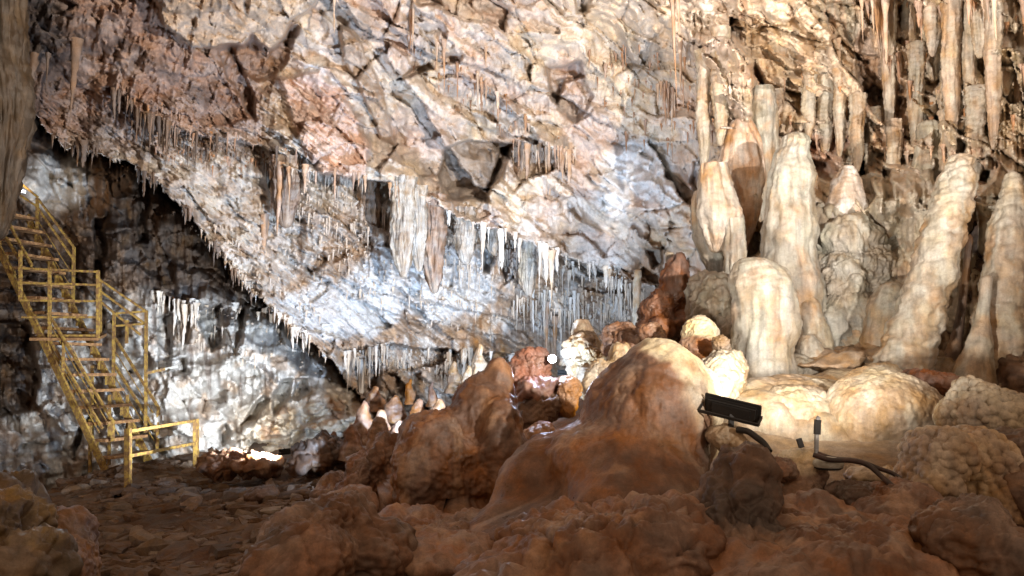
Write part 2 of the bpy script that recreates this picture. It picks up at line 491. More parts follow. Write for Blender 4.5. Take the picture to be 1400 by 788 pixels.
# big blocks, fins and hollows high on the wall
hole([(205, -20), (300, -20), (345, 48), (332, 66), (262, 62), (225, 34)], -.9, 3)
hole([(302, -20), (452, -20), (402, 36), (368, 72), (345, 48)], -.7, 3)
hole([(314, 66), (332, 68), (346, 54), (368, 76), (402, 28), (408, 36), (388, 92), (372, 108), (350, 110), (326, 94)], .5, 5)
hole([(300, 70), (318, 66), (345, 130), (352, 165), (335, 150), (312, 108)], .8, 3)
hole([(382, 108), (440, 96), (470, 130), (505, 195), (500, 242), (440, 238), (402, 172)], -.35, 5, .04)
hole([(466, 36), (490, 56), (528, 140), (538, 196), (522, 188), (494, 122), (470, 82)], -.6, 3)
hole([(538, 190), (545, 150), (520, 100), (530, 100), (556, 160), (552, 200)], .2, 5)
s_h, m_big = hole([(606, 206), (640, 192), (702, 194), (676, 240), (668, 274), (604, 272), (600, 236)], 1.1, 3, .05)
hole([(684, 204), (704, 194), (690, 232), (668, 262), (672, 238)], 1.0, 3)
hole([(575, 240), (600, 236), (600, 268), (580, 262)], .7, 3)
hole([(748, 94), (792, 84), (800, 104), (772, 114), (762, 142), (752, 122)], 1.0, 3)
hole([(762, 112), (800, 104), (808, 132), (790, 168), (764, 150)], .4, 4)
hole([(544, 108), (586, 84), (592, 92), (562, 106)], .7, 2.5)
hole([(556, -10), (590, -10), (606, 8), (575, 6)], .6, 3)
hole([(786, -10), (812, -10), (806, 18), (790, 20)], .6, 3)
hole([(612, 74), (632, 78), (628, 88), (606, 84)], .6, 2.5)
hole([(938, 20), (968, -20), (1010, -20), (1005, 30), (965, 38), (948, 48)], .35, 4)
hole([(958, 50), (990, 40), (1025, 80), (1034, 130), (1030, 190), (985, 210), (962, 150)], -1.0, 10, .04)
hole([(1030, 80), (1044, 110), (1046, 200), (1034, 210), (1032, 140)], .7, 3)
hole([(1168, 60), (1188, 40), (1210, 85), (1240, 120), (1232, 160), (1200, 150), (1172, 110)], .35, 4, .03)
hole([(1318, 40), (1328, 30), (1332, 90), (1324, 112), (1316, 90)], .9, 3)
hole([(1306, -20), (1312, -20), (1310, 56), (1304, 50)], .5, 2)
hole([(1040, 180), (1056, 176), (1062, 215), (1046, 225)], .9, 3)
hole([(1106, 218), (1130, 222), (1150, 232), (1140, 250), (1110, 244)], 1.0, 3)
hole([(1180, 170), (1186, 168), (1188, 260), (1178, 262)], .8, 2)
hole([(1170, 226), (1184, 220), (1196, 268), (1180, 286), (1168, 262)], .9, 3)
hole([(1210, 232), (1220, 234), (1222, 272), (1208, 276)], .7, 3)
hole([(1276, 160), (1284, 160), (1290, 250), (1280, 262)], .9, 2.5)
hole([(1306, 190), (1322, 196), (1320, 214), (1308, 212)], .6, 3)
hole([(1336, 234), (1352, 236), (1350, 252), (1334, 250)], .7, 3)
hole([(946, 222), (970, 216), (966, 262), (954, 276), (948, 250)], .9, 3)
hole([(1020, 280), (1050, 270), (1048, 340), (1022, 350)], .9, 4)
hole([(886, 342), (908, 340), (906, 360), (892, 366)], .8, 3)
# dark windows between the curtains below the main shelf
hole([(656, 318), (672, 318), (674, 346), (668, 372), (660, 374), (660, 345)], 1.3, 2.5)
hole([(686, 322), (692, 322), (698, 362), (690, 386), (684, 366)], 1.0, 2.5)
hole([(696, 326), (705, 330), (704, 342), (698, 342)], .9, 2.5)
hole([(584, 282), (590, 282), (588, 372), (582, 372)], .6, 2)
hole([(612, 376), (620, 372), (618, 394), (612, 394)], .6, 2)
hole([(470, 508), (486, 492), (506, 488), (520, 496), (520, 534), (500, 545), (478, 535)], 1.6, 3)
hole([(362, 236), (372, 232), (380, 280), (384, 300), (374, 290)], 1.0, 2.5)
hole([(420, 350), (440, 344), (450, 356), (425, 372), (415, 368)], .6, 3)
hole([(455, 348), (478, 340), (474, 352), (458, 358)], .5, 3)
hole([(940, 60), (950, 55), (952, 80), (942, 84)], .4, 3)
for pts, w_, d_ in [
    ([(862, 300), (885, 290), (915, 284), (942, 276)], 2.2, .35), ([(885, 290), (888, 318), (884, 340)], 2.0, .35), ([(912, 284), (920, 306)], 1.8, .3), ([(888, 314), (915, 312), (940, 310)], 1.8, .3), ([(912, 262), (905, 284)], 1.6, .3),
    ([(418, 118), (412, 140), (404, 166)], 2.0, .12), ([(436, 120), (424, 146), (410, 172)], 2.0, .12), ([(470, 130), (452, 160), (438, 178)], 2.2, .16), ([(477, 138), (458, 168), (442, 190)], 2.2, .16), ([(488, 150), (478, 200), (470, 232)], 2.0, .14), ([(500, 175), (492, 220)], 2, .14),
    ([(1005, 15), (1040, 28), (1060, 34), (1090, 45)], 3.0, .4), ([(1110, 40), (1122, 24), (1138, 30), (1146, 48)], 2.2, .3), ([(1078, 6), (1092, 32)], 1.8, .25), ([(1100, 110), (1102, 135), (1116, 150)], 2, .25),
    ([(640, 100), (680, 128), (720, 150), (760, 190)], 2.2, .3), ([(700, 0), (712, 28), (730, 60), (700, 75)], 2.0, .3), ([(860, -5), (850, 25), (870, 45), (900, 60)], 2.0, .3), ([(820, 40), (860, 80), (900, 110)], 2.0, .3),
    ([(150, 20), (160, 60), (148, 100), (152, 130)], 6.0, .12), ([(200, 25), (195, 70), (175, 110)], 6.0, .12), ([(230, 40), (222, 80), (235, 120)], 5, .12), ([(250, 60), (246, 120)], 6, .14), ([(180, 10), (172, 60)], 5, .1)]:
    crack(pts, w_, d_ * .55)
# curtains and flutes
flutes([(490, 268), (560, 275), (640, 315), (700, 335), (760, 360), (760, 420), (640, 400), (500, 372)], 15, .34, 130, 1, .75, 12, .9)
flutes([(690, 380), (880, 405), (880, 490), (700, 490)], 9, .20, 70, 2, .85)
flutes([(1160, -80), (1440, -80), (1440, 240), (1280, 215), (1180, 150)], 17, .42, 260, 3, .85)
flutes([(1240, -80), (1440, -80), (1440, 260), (1290, 215)], 30, .4, 330, 30, .7)
flutes([(110, 40), (360, 90), (400, 230), (180, 210)], 12, .16, 70, 4, .65)
flutes([(800, 80), (1000, 80), (990, 250), (940, 300), (840, 190)], 9, .15, 80, 5, .6)
flutes([(300, 230), (380, 215), (500, 260), (500, 320), (380, 330)], 10, .25, 75, 6, .7)
flutes([(470, 470), (730, 480), (735, 545), (470, 560)], 10, .35, 55, 7, .75, 12)
flutes([(690, 180), (790, 190), (790, 300), (690, 290)], 8, .18, 70, 8, .65)
flutes([(945, 20), (1035, 40), (1040, 330), (960, 330)], 17, .32, 160, 9, .85, 15, .8)
flutes([(1050, 140), (1180, 150), (1290, 215), (1290, 330), (1060, 320)], 16, .3, 130, 10, .7)
flutes([(560, 60), (780, 60), (800, 180), (620, 170)], 9, .15, 70, 12, .4)
flutes([(380, 370), (700, 430), (700, 470), (440, 470)], 9, .05, 45, 14, .35)

def bulges(x, y, cw, ch, seed):
    gx = x / cw; gy = y / ch; ix = np.floor(gx); iy = np.floor(gy); b = np.full(x.shape, 9.0)
    for i in (-1, 0, 1):
        for j in (-1, 0, 1):
            ci = ix + i; cj = iy + j
            b = np.minimum(b, (gx - ci - .1 - .8 * hsh(ci, cj, seed)) ** 2 + (gy - cj - .1 - .8 * hsh(ci, cj, seed + 1)) ** 2)
    return np.sqrt(np.clip(1 - b * 1.25, 0, 1))
s = win([(930, 190), (1440, 620)], 0)
bx, by = X[s] + 8 * noise(X[s] / 30, Y[s] / 40, 0, 91), Y[s] + 10 * noise(X[s] / 30, Y[s] / 30, 0, 92)
wb = sstep(940, 990, X[s]) * sstep(205, 275, Y[s] + .0 * X[s])
D[s] -= wb * (.55 + .95 * bulges(bx, by, 46, 84, 600) + .28 * bulges(bx, by, 22, 34, 620) + .03 * fbm(X[s] / 5, Y[s] / 30, 0, 3, 93, ridged=True))
# ---- grotto layer behind the stairs, under the slab
G = grot_f(X, Y)
g1, _, gi1 = facets(rx, ry, 60, 300, 1.8); g2, _, gi2 = facets(rx, ry, 24, 320, 1.6); g3, _, _ = facets(rx, ry, 11, 340, 1.5)
G -= .60 * g1 + .34 * g2 + .15 * g3 + .4 * fbm(X / 70, Y / 70, 0, 4, 71) + .08 * fbm(X / 14, Y / 14, 0, 3, 72)
keepD = D; D = G
flutes([(200, 400), (300, 410), (400, 420), (460, 500), (430, 545), (240, 540), (200, 480)], 11, .28, 75, 21, .7)
flutes([(100, 240), (260, 280), (330, 400), (120, 420)], 24, .35, 120, 22, .5)
flutes([(0, 440), (50, 440), (60, 560), (0, 590)], 12, .2, 100, 23, .6)
for pts, dep in [([(245, 420), (262, 424), (256, 470), (246, 468)], 1.0), ([(270, 430), (300, 418), (306, 470), (290, 480), (276, 450)], 1.0), ([(322, 425), (334, 420), (330, 470), (322, 480)], .8),
                 ([(374, 540), (386, 520), (398, 518), (396, 545), (384, 560), (376, 566)], 1.2), ([(400, 545), (404, 520), (420, 520), (424, 535), (408, 548)], 1.2), ([(330, 580), (350, 555), (362, 540), (370, 545), (350, 575)], 1.0),
                 ([(300, 590), (310, 580), (318, 590), (306, 610)], .9), ([(212, 432), (232, 430), (234, 500), (216, 500)], .8), ([(235, 495), (255, 490), (258, 512), (238, 515)], .7), ([(0, 440), (40, 450), (55, 520), (40, 560), (0, 570)], .8),
                 ([(96, 610), (120, 570), (128, 560), (122, 580), (100, 630)], .6), ([(130, 300), (145, 298), (142, 380), (130, 378)], .8), ([(190, 250), (204, 256), (200, 330), (190, 330)], .7)]:
    hole(pts, dep, 3)
# flowstone tongues low in the middle
s = win([(300, 520), (500, 640)], 10)
tong = sstep(30, -10, poly_sd(X[s], Y[s], [(310, 640), (340, 590), (400, 555), (470, 520), (500, 560), (480, 640)]))
tw = X[s] * .45 + Y[s] * .9 + 14 * noise(X[s] / 40, Y[s] / 40, 0, 77)
D[s] -= tong * (.5 * np.abs(np.sin(tw / 15)) + .15 * fbm(X[s] / 12, Y[s] / 6, 0, 3, 78))
G = D; D = keepD

# the slab's lower edge: ragged with small dripstone
edge = [(-460, 60), (20, 96), (40, 130), (60, 170), (90, 200), (150, 214), (205, 240), (250, 282), (290, 330), (330, 384), (360, 412), (400, 448), (430, 474), (452, 494), (470, 520), (520, 560), (540, 950), (-460, 950)]
sd = poly_sd(X + 5 * fbm(X / 18, Y / 18, 0, 3, 81), Y - tooth * .8 + 4 * fbm(X / 30, Y / 30, 0, 3, 82), edge)
lipd = np.clip(sd, 0, None)
D -= .45 * np.exp(-lipd / 16)
gm = sd < 0
# deeper dark slot right under the slab
G += 2.6 * np.exp(-np.clip(-sd, 0, None) / 13)
DW = np.where(gm, G, D)
DW = np.clip(DW, 4.0, 23)


def wall_depth(px, py):
    i = np.clip(np.searchsorted(AY, py), 0, len(AY) - 1); j = np.clip(np.searchsorted(AX, px), 0, len(AX) - 1)
    return DW[i, j]


# ---- mineral colour of the wall, some light and shade painted in
def mixc(c, col2, w):
    return c * (1 - w[..., None]) + np.array(col2) * w[..., None]


C = np.zeros(GX.shape + (3,)) + np.array((.62, .505, .415))
nA = fbm(X / 70, Y / 70, 0, 4, 201); nB = fbm(X / 30, Y / 30, 0, 4, 202); nC = fbm(X / 12, Y / 60, 0, 3, 203); nD = fbm(X / 45, Y / 45, 3, 4, 204)
C = mixc(C, (.66, .54, .40), sstep(.0, .5, nA) * .8)
C = mixc(C, (.58, .43, .35), sstep(.05, .5, -nA) * .7)
C = mixc(C, (.36, .31, .27), sstep(.15, .5, nD) * .6 * w_up)
C = mixc(C, (.42, .36, .31), w_up * (id2 > .88) * .45)
C = mixc(C, (.70, .60, .50), w_up * (id2 < .14) * .7)
C = mixc(C, (.46, .29, .19), sstep(.25, .6, nB) * .4)                             # iron stains
# pinkish brown clay-stained rock, upper left
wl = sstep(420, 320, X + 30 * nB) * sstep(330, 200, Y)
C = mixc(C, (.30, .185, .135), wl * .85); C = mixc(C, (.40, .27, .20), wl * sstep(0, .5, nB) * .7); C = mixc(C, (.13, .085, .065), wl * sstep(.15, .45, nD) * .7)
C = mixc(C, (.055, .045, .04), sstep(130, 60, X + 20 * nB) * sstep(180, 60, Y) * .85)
# slab: grey-brown, paler to the lower right
ws = np.clip(sstep(40, 120, X) * sstep(600, 430, X) * sstep(160, 230, Y), 0, 1) * (~gm)
C = mixc(C, (.52, .43, .345), ws * .7); C = mixc(C, (.66, .60, .52), ws * sstep(-.2, .5, nB + .4 * sstep(300, 430, X)) * .8); C = mixc(C, (.18, .13, .10), ws * sstep(.2, .55, nC) * .6)
# white calcite in the middle
wc = sstep(330, 430, X + 20 * nA) * sstep(960, 900, X) * sstep(270, 345, Y + 25 * nB - (X - 560) * .12)
C = mixc(C, (.60, .57, .53), wc * .85); C = mixc(C, (.50, .36, .25), wc * sstep(.12, .45, nB + .3 * nC) * .75); C = mixc(C, (.33, .20, .12), wc * sstep(.28, .55, nC) * .6)
C = mixc(C, (.38, .26, .175), wc * sstep(.2, .75, .55 * stri + .9 * nA + .5 * nB) * .8)
C = mixc(C, (.42, .29, .19), sstep(70, 20, np.hypot((ax_ - 640) * .35, ay_ - 60)) * (~gm) * sstep(-.1, .4, nB) * .45)
wo = sstep(60, 10, np.hypot((X - 665) / 1.0, (Y - 490) / .9)) * sstep(.0, .3, nC + .15)
C = mixc(C, (.50, .27, .11), wo * .8)
# bare white limestone scars
for (sx, sy, ex, ey) in [(878, 225, 55, 34), (905, 262, 50, 20), (840, 262, 22, 40), (590, 385, 110, 60), (470, 420, 90, 45), (430, 108, 30, 20)]:
    q = np.hypot((warpx - sx) / ex, (warpy - sy) / ey)
    C = mixc(C, (.68, .67, .66), sstep(1.05, .8, q + .25 * nB) * .75)
# right wall: ochre and buff with greenish grey streaks
wr = sstep(960, 1060, X + 20 * nB)
C = mixc(C, (.64, .49, .35), wr * .6); C = mixc(C, (.52, .32, .22), wr * sstep(.1, .5, nA) * .6); C = mixc(C, (.48, .44, .35), wr * sstep(.05, .35, nC) * .7); C = mixc(C, (.62, .52, .38), wr * sstep(.1, .4, -nC) * .6)
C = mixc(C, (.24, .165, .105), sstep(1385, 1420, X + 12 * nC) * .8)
w2 = sstep(200, 290, Y) * wr
C = mixc(C, (.47, .42, .335), w2 * .75); C = mixc(C, (.44, .29, .18), w2 * sstep(.2, .5, nB) * .6)
# grey bare block in the big hollow
C[s_h] = C[s_h] * (1 - m_big[..., None]) + np.array((.38, .30, .235)) * m_big[..., None]
for pts, cc, wt_ in [([(466, 30), (490, 56), (528, 140), (538, 196), (522, 188), (494, 122), (470, 82)], (.36, .26, .19), .7), ([(205, -20), (300, -20), (345, 48), (332, 66), (262, 62), (225, 34)], (.56, .44, .33), .7), ([(302, -20), (452, -20), (402, 36), (368, 72), (345, 48)], (.58, .46, .34), .7),
                     ([(314, 66), (332, 68), (346, 54), (368, 76), (402, 28), (408, 36), (388, 92), (372, 108), (350, 110), (326, 94)], (.27, .16, .10), .8), ([(382, 108), (440, 96), (470, 130), (505, 195), (500, 242), (440, 238), (402, 172)], (.62, .43, .34), .75), ([(1168, 50), (1188, 40), (1210, 85), (1240, 120), (1240, 170), (1200, 160), (1172, 110)], (.36, .235, .155), .8),  # hollow under the blocks: its shade is painted in as dark brown
                     ([(800, -20), (930, -20), (920, 150), (860, 170), (800, 120)], (.63, .51, .37), .5), ([(850, 45), (905, 60), (915, 95), (870, 110), (845, 80)], (.34, .30, .26), .7), ([(1080, 180), (1160, 190), (1150, 240), (1090, 232)], (.60, .38, .29), .6), ([(1000, 25), (1150, 25), (1180, 160), (1060, 180), (1040, 90)], (.62, .47, .32), .6), ([(1240, -20), (1400, -20), (1400, 200), (1260, 210)], (.52, .42, .29), .5), ([(1150, -20), (1240, -20), (1240, 120), (1190, 60)], (.62, .45, .31), .6)]:
    s_ = win(pts, 12)
    mm = sstep(5, -5, poly_sd(warpx[s_], warpy[s_], pts)) * wt_
    C[s_] = C[s_] * (1 - mm[..., None]) + np.array(cc) * mm[..., None]
# grotto
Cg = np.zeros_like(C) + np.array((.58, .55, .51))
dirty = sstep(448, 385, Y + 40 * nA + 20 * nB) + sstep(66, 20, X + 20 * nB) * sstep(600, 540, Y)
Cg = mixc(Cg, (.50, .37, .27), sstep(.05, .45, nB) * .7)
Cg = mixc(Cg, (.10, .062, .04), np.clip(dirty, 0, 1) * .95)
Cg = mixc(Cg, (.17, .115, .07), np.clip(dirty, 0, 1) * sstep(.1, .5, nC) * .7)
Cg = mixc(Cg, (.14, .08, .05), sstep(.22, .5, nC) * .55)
Cg = mixc(Cg, (.72, .70, .66), np.clip(sstep(60, 30, np.hypot(X - 75, (Y - 250) * 1.2)), 0, 1) * .9)  # round pool of lamp light painted into the wall colour
wt = sstep(300, 340, X) * sstep(520, 560, Y + .25 * (X - 400))
Cg = mixc(Cg, (.52, .40, .27), wt * .7); Cg = mixc(Cg, (.40, .24, .14), wt * sstep(.1, .4, nB) * .8)
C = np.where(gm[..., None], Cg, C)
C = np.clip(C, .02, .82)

P = at(GX, GY, DW)
faces = grid_faces(*GX.shape)
fm = gm.ravel()[faces].mean(1) >= .5


def sub_mesh(name, sel):
    f = faces[sel]; used = np.unique(f); rm = np.full(P.shape[0] * P.shape[1], -1); rm[used] = np.arange(len(used))
    return raw_mesh(name, P.reshape(-1, 3)[used], rm[f][:, ::-1], C.reshape(-1, 3)[used])


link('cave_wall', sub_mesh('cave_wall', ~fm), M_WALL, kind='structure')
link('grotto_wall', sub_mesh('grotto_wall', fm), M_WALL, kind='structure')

# ------------------------------------------------------------------ cave floor
flo_px = [(175, 672, 12.5), (268, 642, 15.3), (60, 690, 12.5), (150, 645, 15.2), (210, 628, 16.8), (120, 788, 7.5), (250, 788, 7.0), (400, 655, 13.5), (330, 700, 10), (400, 788, 6.0),
          (480, 600, 15.5), (600, 560, 16), (500, 740, 6.4), (620, 722, 5.4), (760, 728, 5.0), (900, 730, 4.7), (1050, 730, 4.7), (690, 700, 6.0), (700, 600, 9.5), (780, 545, 11), (720, 640, 7.6), (1150, 655, 5.8), (1010, 540, 8.0), (1100, 500, 9.6), (1160, 486, 10.6), (1060, 600, 6.4), (1200, 710, 4.5),
          (1000, 820, 3.6), (700, 860, 3.8), (1350, 720, 4.6), (1330, 530, 7.6), (1380, 500, 8.6), (1240, 510, 8.4), (900, 480, 12), (850, 600, 7), (560, 640, 9.5), (440, 690, 9.0)]
fp = [at(*q) for q in flo_px]
fp = [(p[0] * 40, p[1] * 40, p[2]) for p in fp] + [(-16 * 40, 4 * 40, -.2), (-16 * 40, 20 * 40, -1.0), (14 * 40, 4 * 40, .9), (14 * 40, 14 * 40, 1.6), (4 * 40, 20 * 40, .6), (-6 * 40, 22 * 40, -.8), (0, 1 * 40, .1), (-6 * 40, 1 * 40, -.1), (6 * 40, 1 * 40, .3), (-8 * 40, 19 * 40, -.9), (-11.5 * 40, 15.5 * 40, -1.2), (-9.6 * 40, 14.6 * 40, -1.1), (-8.6 * 40, 17.5 * 40, -1.0), (-10.4 * 40, 13.4 * 40, -.9)]
floor_t = tps(fp)


def floor_z(x, y):
    return floor_t(np.asarray(x) * 40, np.asarray(y) * 40)


fxs = np.arange(-16, 13.01, .085); fys = np.arange(.6, 22, .085)
FX, FY = np.meshgrid(fxs, fys)
rough_left = sstep(-1.5, -3.5, FX)
FZ = floor_z(FX, FY) + .10 * fbm(FX / 1.6, FY / 1.6, 0, 4, 401) + .03 * fbm(FX / .35, FY / .35, 0, 3, 402)
hh, _, _ = facets(FX * 100 + FY * 20, FY * 160, 60, 420, 1.5)
FZ += rough_left * .10 * hh
nf = fbm(FX / 1.3, FY / 1.3, 0, 4, 403)
FC = np.zeros(FX.shape + (3,)) + np.array((.17, .085, .05))
FC = mixc(FC, (.27, .15, .095), sstep(0, .5, nf)); FC = mixc(FC, (.085, .05, .035), sstep(.05, .5, -nf) * .8)
FC = mixc(FC, (.125, .088, .062), rough_left * .75); FC = mixc(FC, (.22, .165, .12), rough_left * sstep(.1, .5, nf) * .6)
pale = sstep(1.0, 2.2, FX) * sstep(5.2, 6.4, FY)
FC = mixc(FC, (.52, .41, .29), pale * .85)
link('cave_floor', raw_mesh('cave_floor', np.stack([FX, FY, FZ], -1).reshape(-1, 3), grid_faces(*FX.shape), FC.reshape(-1, 3)), M_FLOOR, kind='structure')
cave_floor = bpy.data.objects['cave_floor']

# ------------------------------------------------------------------ boulders and flowstone masses
def cube_dirs(n):
    t = np.tan(np.linspace(-1, 1, n) * math.pi / 4)
    u, v = np.meshgrid(t, t)
    o = np.ones_like(u)
    vs, fs, base = [], [], 0
    gf = grid_faces(n, n)
    for a in ((o, u, v), (-o, -u, v), (-u, o, v), (u, -o, v), (-v, u, o), (v, u, -o)):
        d = np.stack(a, -1).reshape(-1, 3)
        vs.append(d); fs.append(gf + base); base += n * n
    d = np.concatenate(vs); f = np.concatenate(fs)
    d /= np.linalg.norm(d, axis=1)[:, None]
    key = np.round(d * 1e5).astype(np.int64)
    _, idx, inv = np.unique(key, axis=0, return_index=True, return_inverse=True)
    return d[idx], inv.ravel()[f]


_dirs = {}


def worley3(p, cell, seed):
    g = p / cell; gi = np.floor(g)
    b = np.full(len(p), 9.0)
    for i in (-1, 0, 1):
        for j in (-1, 0, 1):
            for k in (-1, 0, 1):
                c = gi + (i, j, k)
                kk = (c[:, 2].astype(np.int64) * 7919)
                s = np.stack([c[:, 0] + hsh(c[:, 0], c[:, 1] + kk, seed), c[:, 1] + hsh(c[:, 0] + kk, c[:, 1], seed + 1), c[:, 2] + hsh(c[:, 0] + kk, c[:, 1] + 5, seed + 2)], -1)
                b = np.minimum(b, np.linalg.norm(g - s, axis=1))
    return b


def vert_normals(v, f):
    n = np.zeros_like(v)
    fn = np.cross(v[f[:, 2]] - v[f[:, 0]], v[f[:, 3]] - v[f[:, 1]])
    for k in range(4):
        for c in range(3):
            n[:, c] += np.bincount(f[:, k], fn[:, c], len(v))
    return n / (np.linalg.norm(n, axis=1)[:, None] + 1e-12)


RED = ((.315, .17, .10), (.18, .092, .053), (.44, .285, .185))
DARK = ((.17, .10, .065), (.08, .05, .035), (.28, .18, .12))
CREAM = ((.46, .39, .285), (.36, .255, .16), (.52, .47, .375))
ORNG = ((.50, .25, .09), (.34, .15, .05), (.66, .45, .24))
BUFF = ((.50, .38, .25), (.34, .22, .13), (.62, .52, .38))


def blob(name, label, lobes, cols=RED, k=.12, n=56, lump=.045, fine=.012, popcorn=None, flute=0.0, mat=None, cat='boulder', group=None, seed=0, capcol=None, angular=0.0, pit=.03, crease=.4):
    """one rock: a smooth union of rounded lobes (px, py, depth, half width px, half height px, half depth m)"""
    cen = np.array([at(l[0], l[1], l[2]) for l in lobes])
    rad = np.array([(l[3] * l[2] / F, l[5], l[4] * l[2] / F) for l in lobes])
    vol = rad.prod(1)
    o = (cen * vol[:, None]).sum(0) / vol.sum()
    if not popcorn: n = int(n * .8)
    if n not in _dirs: _dirs[n] = cube_dirs(n)
    d, f = _dirs[n]
    R = (np.linalg.norm(cen - o, axis=1) + rad.max(1)).max() * 1.25

    def sdf(p):
        acc = 0
        for c, r in zip(cen, rad):
            q = (p - c) / r
            l = np.linalg.norm(q, axis=1); g = np.linalg.norm(q / r, axis=1)
            e = l * (l - 1) / (g + 1e-9)
            acc = acc + np.exp(-np.clip(e / (k * .35), -40, 40))
        return -np.log(acc) * k * .35
    t_out = np.full(len(d), R); hit = np.zeros(len(d), bool); lo = np.zeros(len(d)); hi = np.full(len(d), R)
    for t in np.linspace(R, 0, 34):
        idx = np.where(~hit)[0]
        if not len(idx): break
        ins = sdf(o + d[idx] * t) < 0
        hit[idx[ins]] = True; lo[idx[ins]] = t
        hi[idx[~ins]] = t
    for _ in range(9):
        mid = (lo + hi) / 2
        ins = sdf(o + d * mid[:, None]) < 0
        lo = np.where(ins, mid, lo); hi = np.where(ins, hi, mid)
    v = o + d * hi[:, None]
    nr = vert_normals(v, f)
    if (nr * d).sum() < 0: nr = -nr; f = f[:, ::-1]
    size = rad.max()
    s1 = size * .55
    a = fbm(v[:, 0] / s1, v[:, 1] / s1, v[:, 2] / s1, 4, seed + 5)
    b = fbm(v[:, 0] / .09, v[:, 1] / .09, v[:, 2] / .09, 3, seed + 8)
    disp = lump * a * (size / .5) + fine * b
    # scalloped hollows
    s2 = size * .3
    disp -= lump * .5 * np.clip(noise(v[:, 0] / s2, v[:, 1] / s2, v[:, 2] / s2 * .8, seed + 9), 0, 1) * (size / .5)
    if flute:
        disp += flute * fbm(v[:, 0] / .12, v[:, 1] / .12, v[:, 2] / 1.2, 3, seed + 11, ridged=True)
    if angular:
        fc, _, _ = facets(v[:, 0] * 100 + v[:, 1] * 60, v[:, 2] * 100 + v[:, 1] * 40, 26, 500 + seed)
        disp += angular * fc
    if popcorn:
        wv = worley3(v, popcorn[0], 31)
        pm = sstep(-.4, .1, noise(v[:, 0] / .5, v[:, 1] / .5, v[:, 2] / .5, seed + 13) + popcorn[2])
        disp += pm * popcorn[1] * (np.sqrt(np.clip(1 - (wv * 1.3) ** 2, 0, 1)) - .3)
    sc_ = size * .5
    for q_ in (0, 1):
        cr = np.abs(noise(v[:, 0] / sc_, v[:, 1] / sc_, v[:, 2] / sc_ * .8, seed + 41 + q_))
        disp -= lump * crease * (size / .5) * sstep(.18, .0, cr)
        sc_ *= .55
    pw = worley3(v * np.array((1, 1, 1.3)), max(.05, size * .16), 70 + seed)
    pmk = sstep(.0, .5, noise(v[:, 0] / (size * .6), v[:, 1] / (size * .6), v[:, 2] / (size * .6), seed + 33))
    disp -= pit * (size / .5) * pmk * (1 - np.clip(pw * 1.7, 0, 1)) ** 1
    disp += fine * .8 * fbm(v[:, 0] / .03, v[:, 1] / .03, v[:, 2] / .03, 2, seed + 35)
    v = v + nr * disp[:, None]
    m1 = sstep(-.35, .45, fbm(v[:, 0] / .45, v[:, 1] / .45, v[:, 2] / .6, 4, seed + 15))
    m2 = sstep(.05, .55, fbm(v[:, 0] / .2, v[:, 1] / .2, v[:, 2] / .5, 4, seed + 18))
    c = np.array(cols[0]) * m1[:, None] + np.array(cols[1]) * (1 - m1[:, None])
    c = c * (1 - m2[:, None] * .6) + np.array(cols[2]) * (m2[:, None] * .6)
    if capcol is not None:   # calcite crust over one side, lamp light painted on the mound: colour, direction, threshold
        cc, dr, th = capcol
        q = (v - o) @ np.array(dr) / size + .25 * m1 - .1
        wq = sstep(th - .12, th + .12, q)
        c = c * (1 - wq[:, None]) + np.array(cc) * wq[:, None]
    root = Vector(o.tolist()); root.z = float(v[:, 2].min())
    me = raw_mesh(name, v - np.array(root), f, c)
    ob = link(name, me, mat or M_BOULDER, None, label, cat, group)
    ob.location = root
    return ob


blob('boulder', 'hunched brown boulder with a pointed crown, cold light rimming its edges', [(628, 650, 6.6, 84, 66, .5), (598, 612, 6.5, 54, 50, .42), (580, 650, 6.4, 40, 60, .36), (660, 572, 6.7, 46, 56, .36), (682, 524, 6.75, 19, 34, .18), (688, 630, 6.4, 34, 80, .3), (630, 728, 6.2, 96, 30, .5)], k=.08, n=84, lump=.035, flute=.012, crease=.2, seed=1)
blob('boulder', 'big smooth brown mound left of the black floodlight, lamp light painted cream on its shoulder', [(885, 575, 5.6, 84, 92, .55), (905, 535, 5.6, 56, 66, .42), (850, 640, 5.4, 100, 62, .5), (765, 640, 5.7, 58, 56, .4), (725, 680, 5.5, 44, 58, .3), (945, 560, 5.8, 34, 66, .4), (870, 680, 5.0, 90, 42, .4), (820, 725, 5.1, 180, 40, .6)], k=.17, n=92, lump=.03, fine=.006, flute=.006, crease=.1, pit=.012, seed=2, capcol=((.70, .60, .42), (.80, .50, .33), .5))  # floodlight spill on the shoulder is painted in as cream
blob('boulder', 'folded cream flowstone lobe behind the mound and left of the floodlight', [(985, 518, 7.0, 30, 36, .27), (1000, 505, 7.1, 20, 24, .22), (972, 540, 6.9, 24, 36, .24)], CREAM, n=44, lump=.05, seed=3, mat=M_CREAM, cat='flowstone')
blob('boulder', 'broad lumpy brown rock along the bottom centre edge', [(810, 750, 4.0, 118, 52, .5), (905, 742, 4.0, 82, 52, .42), (735, 745, 4.1, 56, 44, .34), (850, 715, 4.2, 60, 30, .3), (790, 800, 3.8, 160, 46, .5), (930, 715, 4.1, 40, 30, .25)], k=.07, n=84, lump=.06, fine=.016, seed=4)
blob('boulder', 'dark knob with a flat top below the floodlight', [(1016, 645, 4.3, 38, 34, .2), (1004, 690, 4.25, 54, 46, .28), (975, 700, 4.2, 36, 30, .22), (1012, 622, 4.3, 26, 14, .15), (1000, 760, 4.1, 96, 62, .4), (1010, 770, 4.1, 150, 40, .4)], DARK, k=.10, n=72, lump=.05, fine=.014, seed=5)
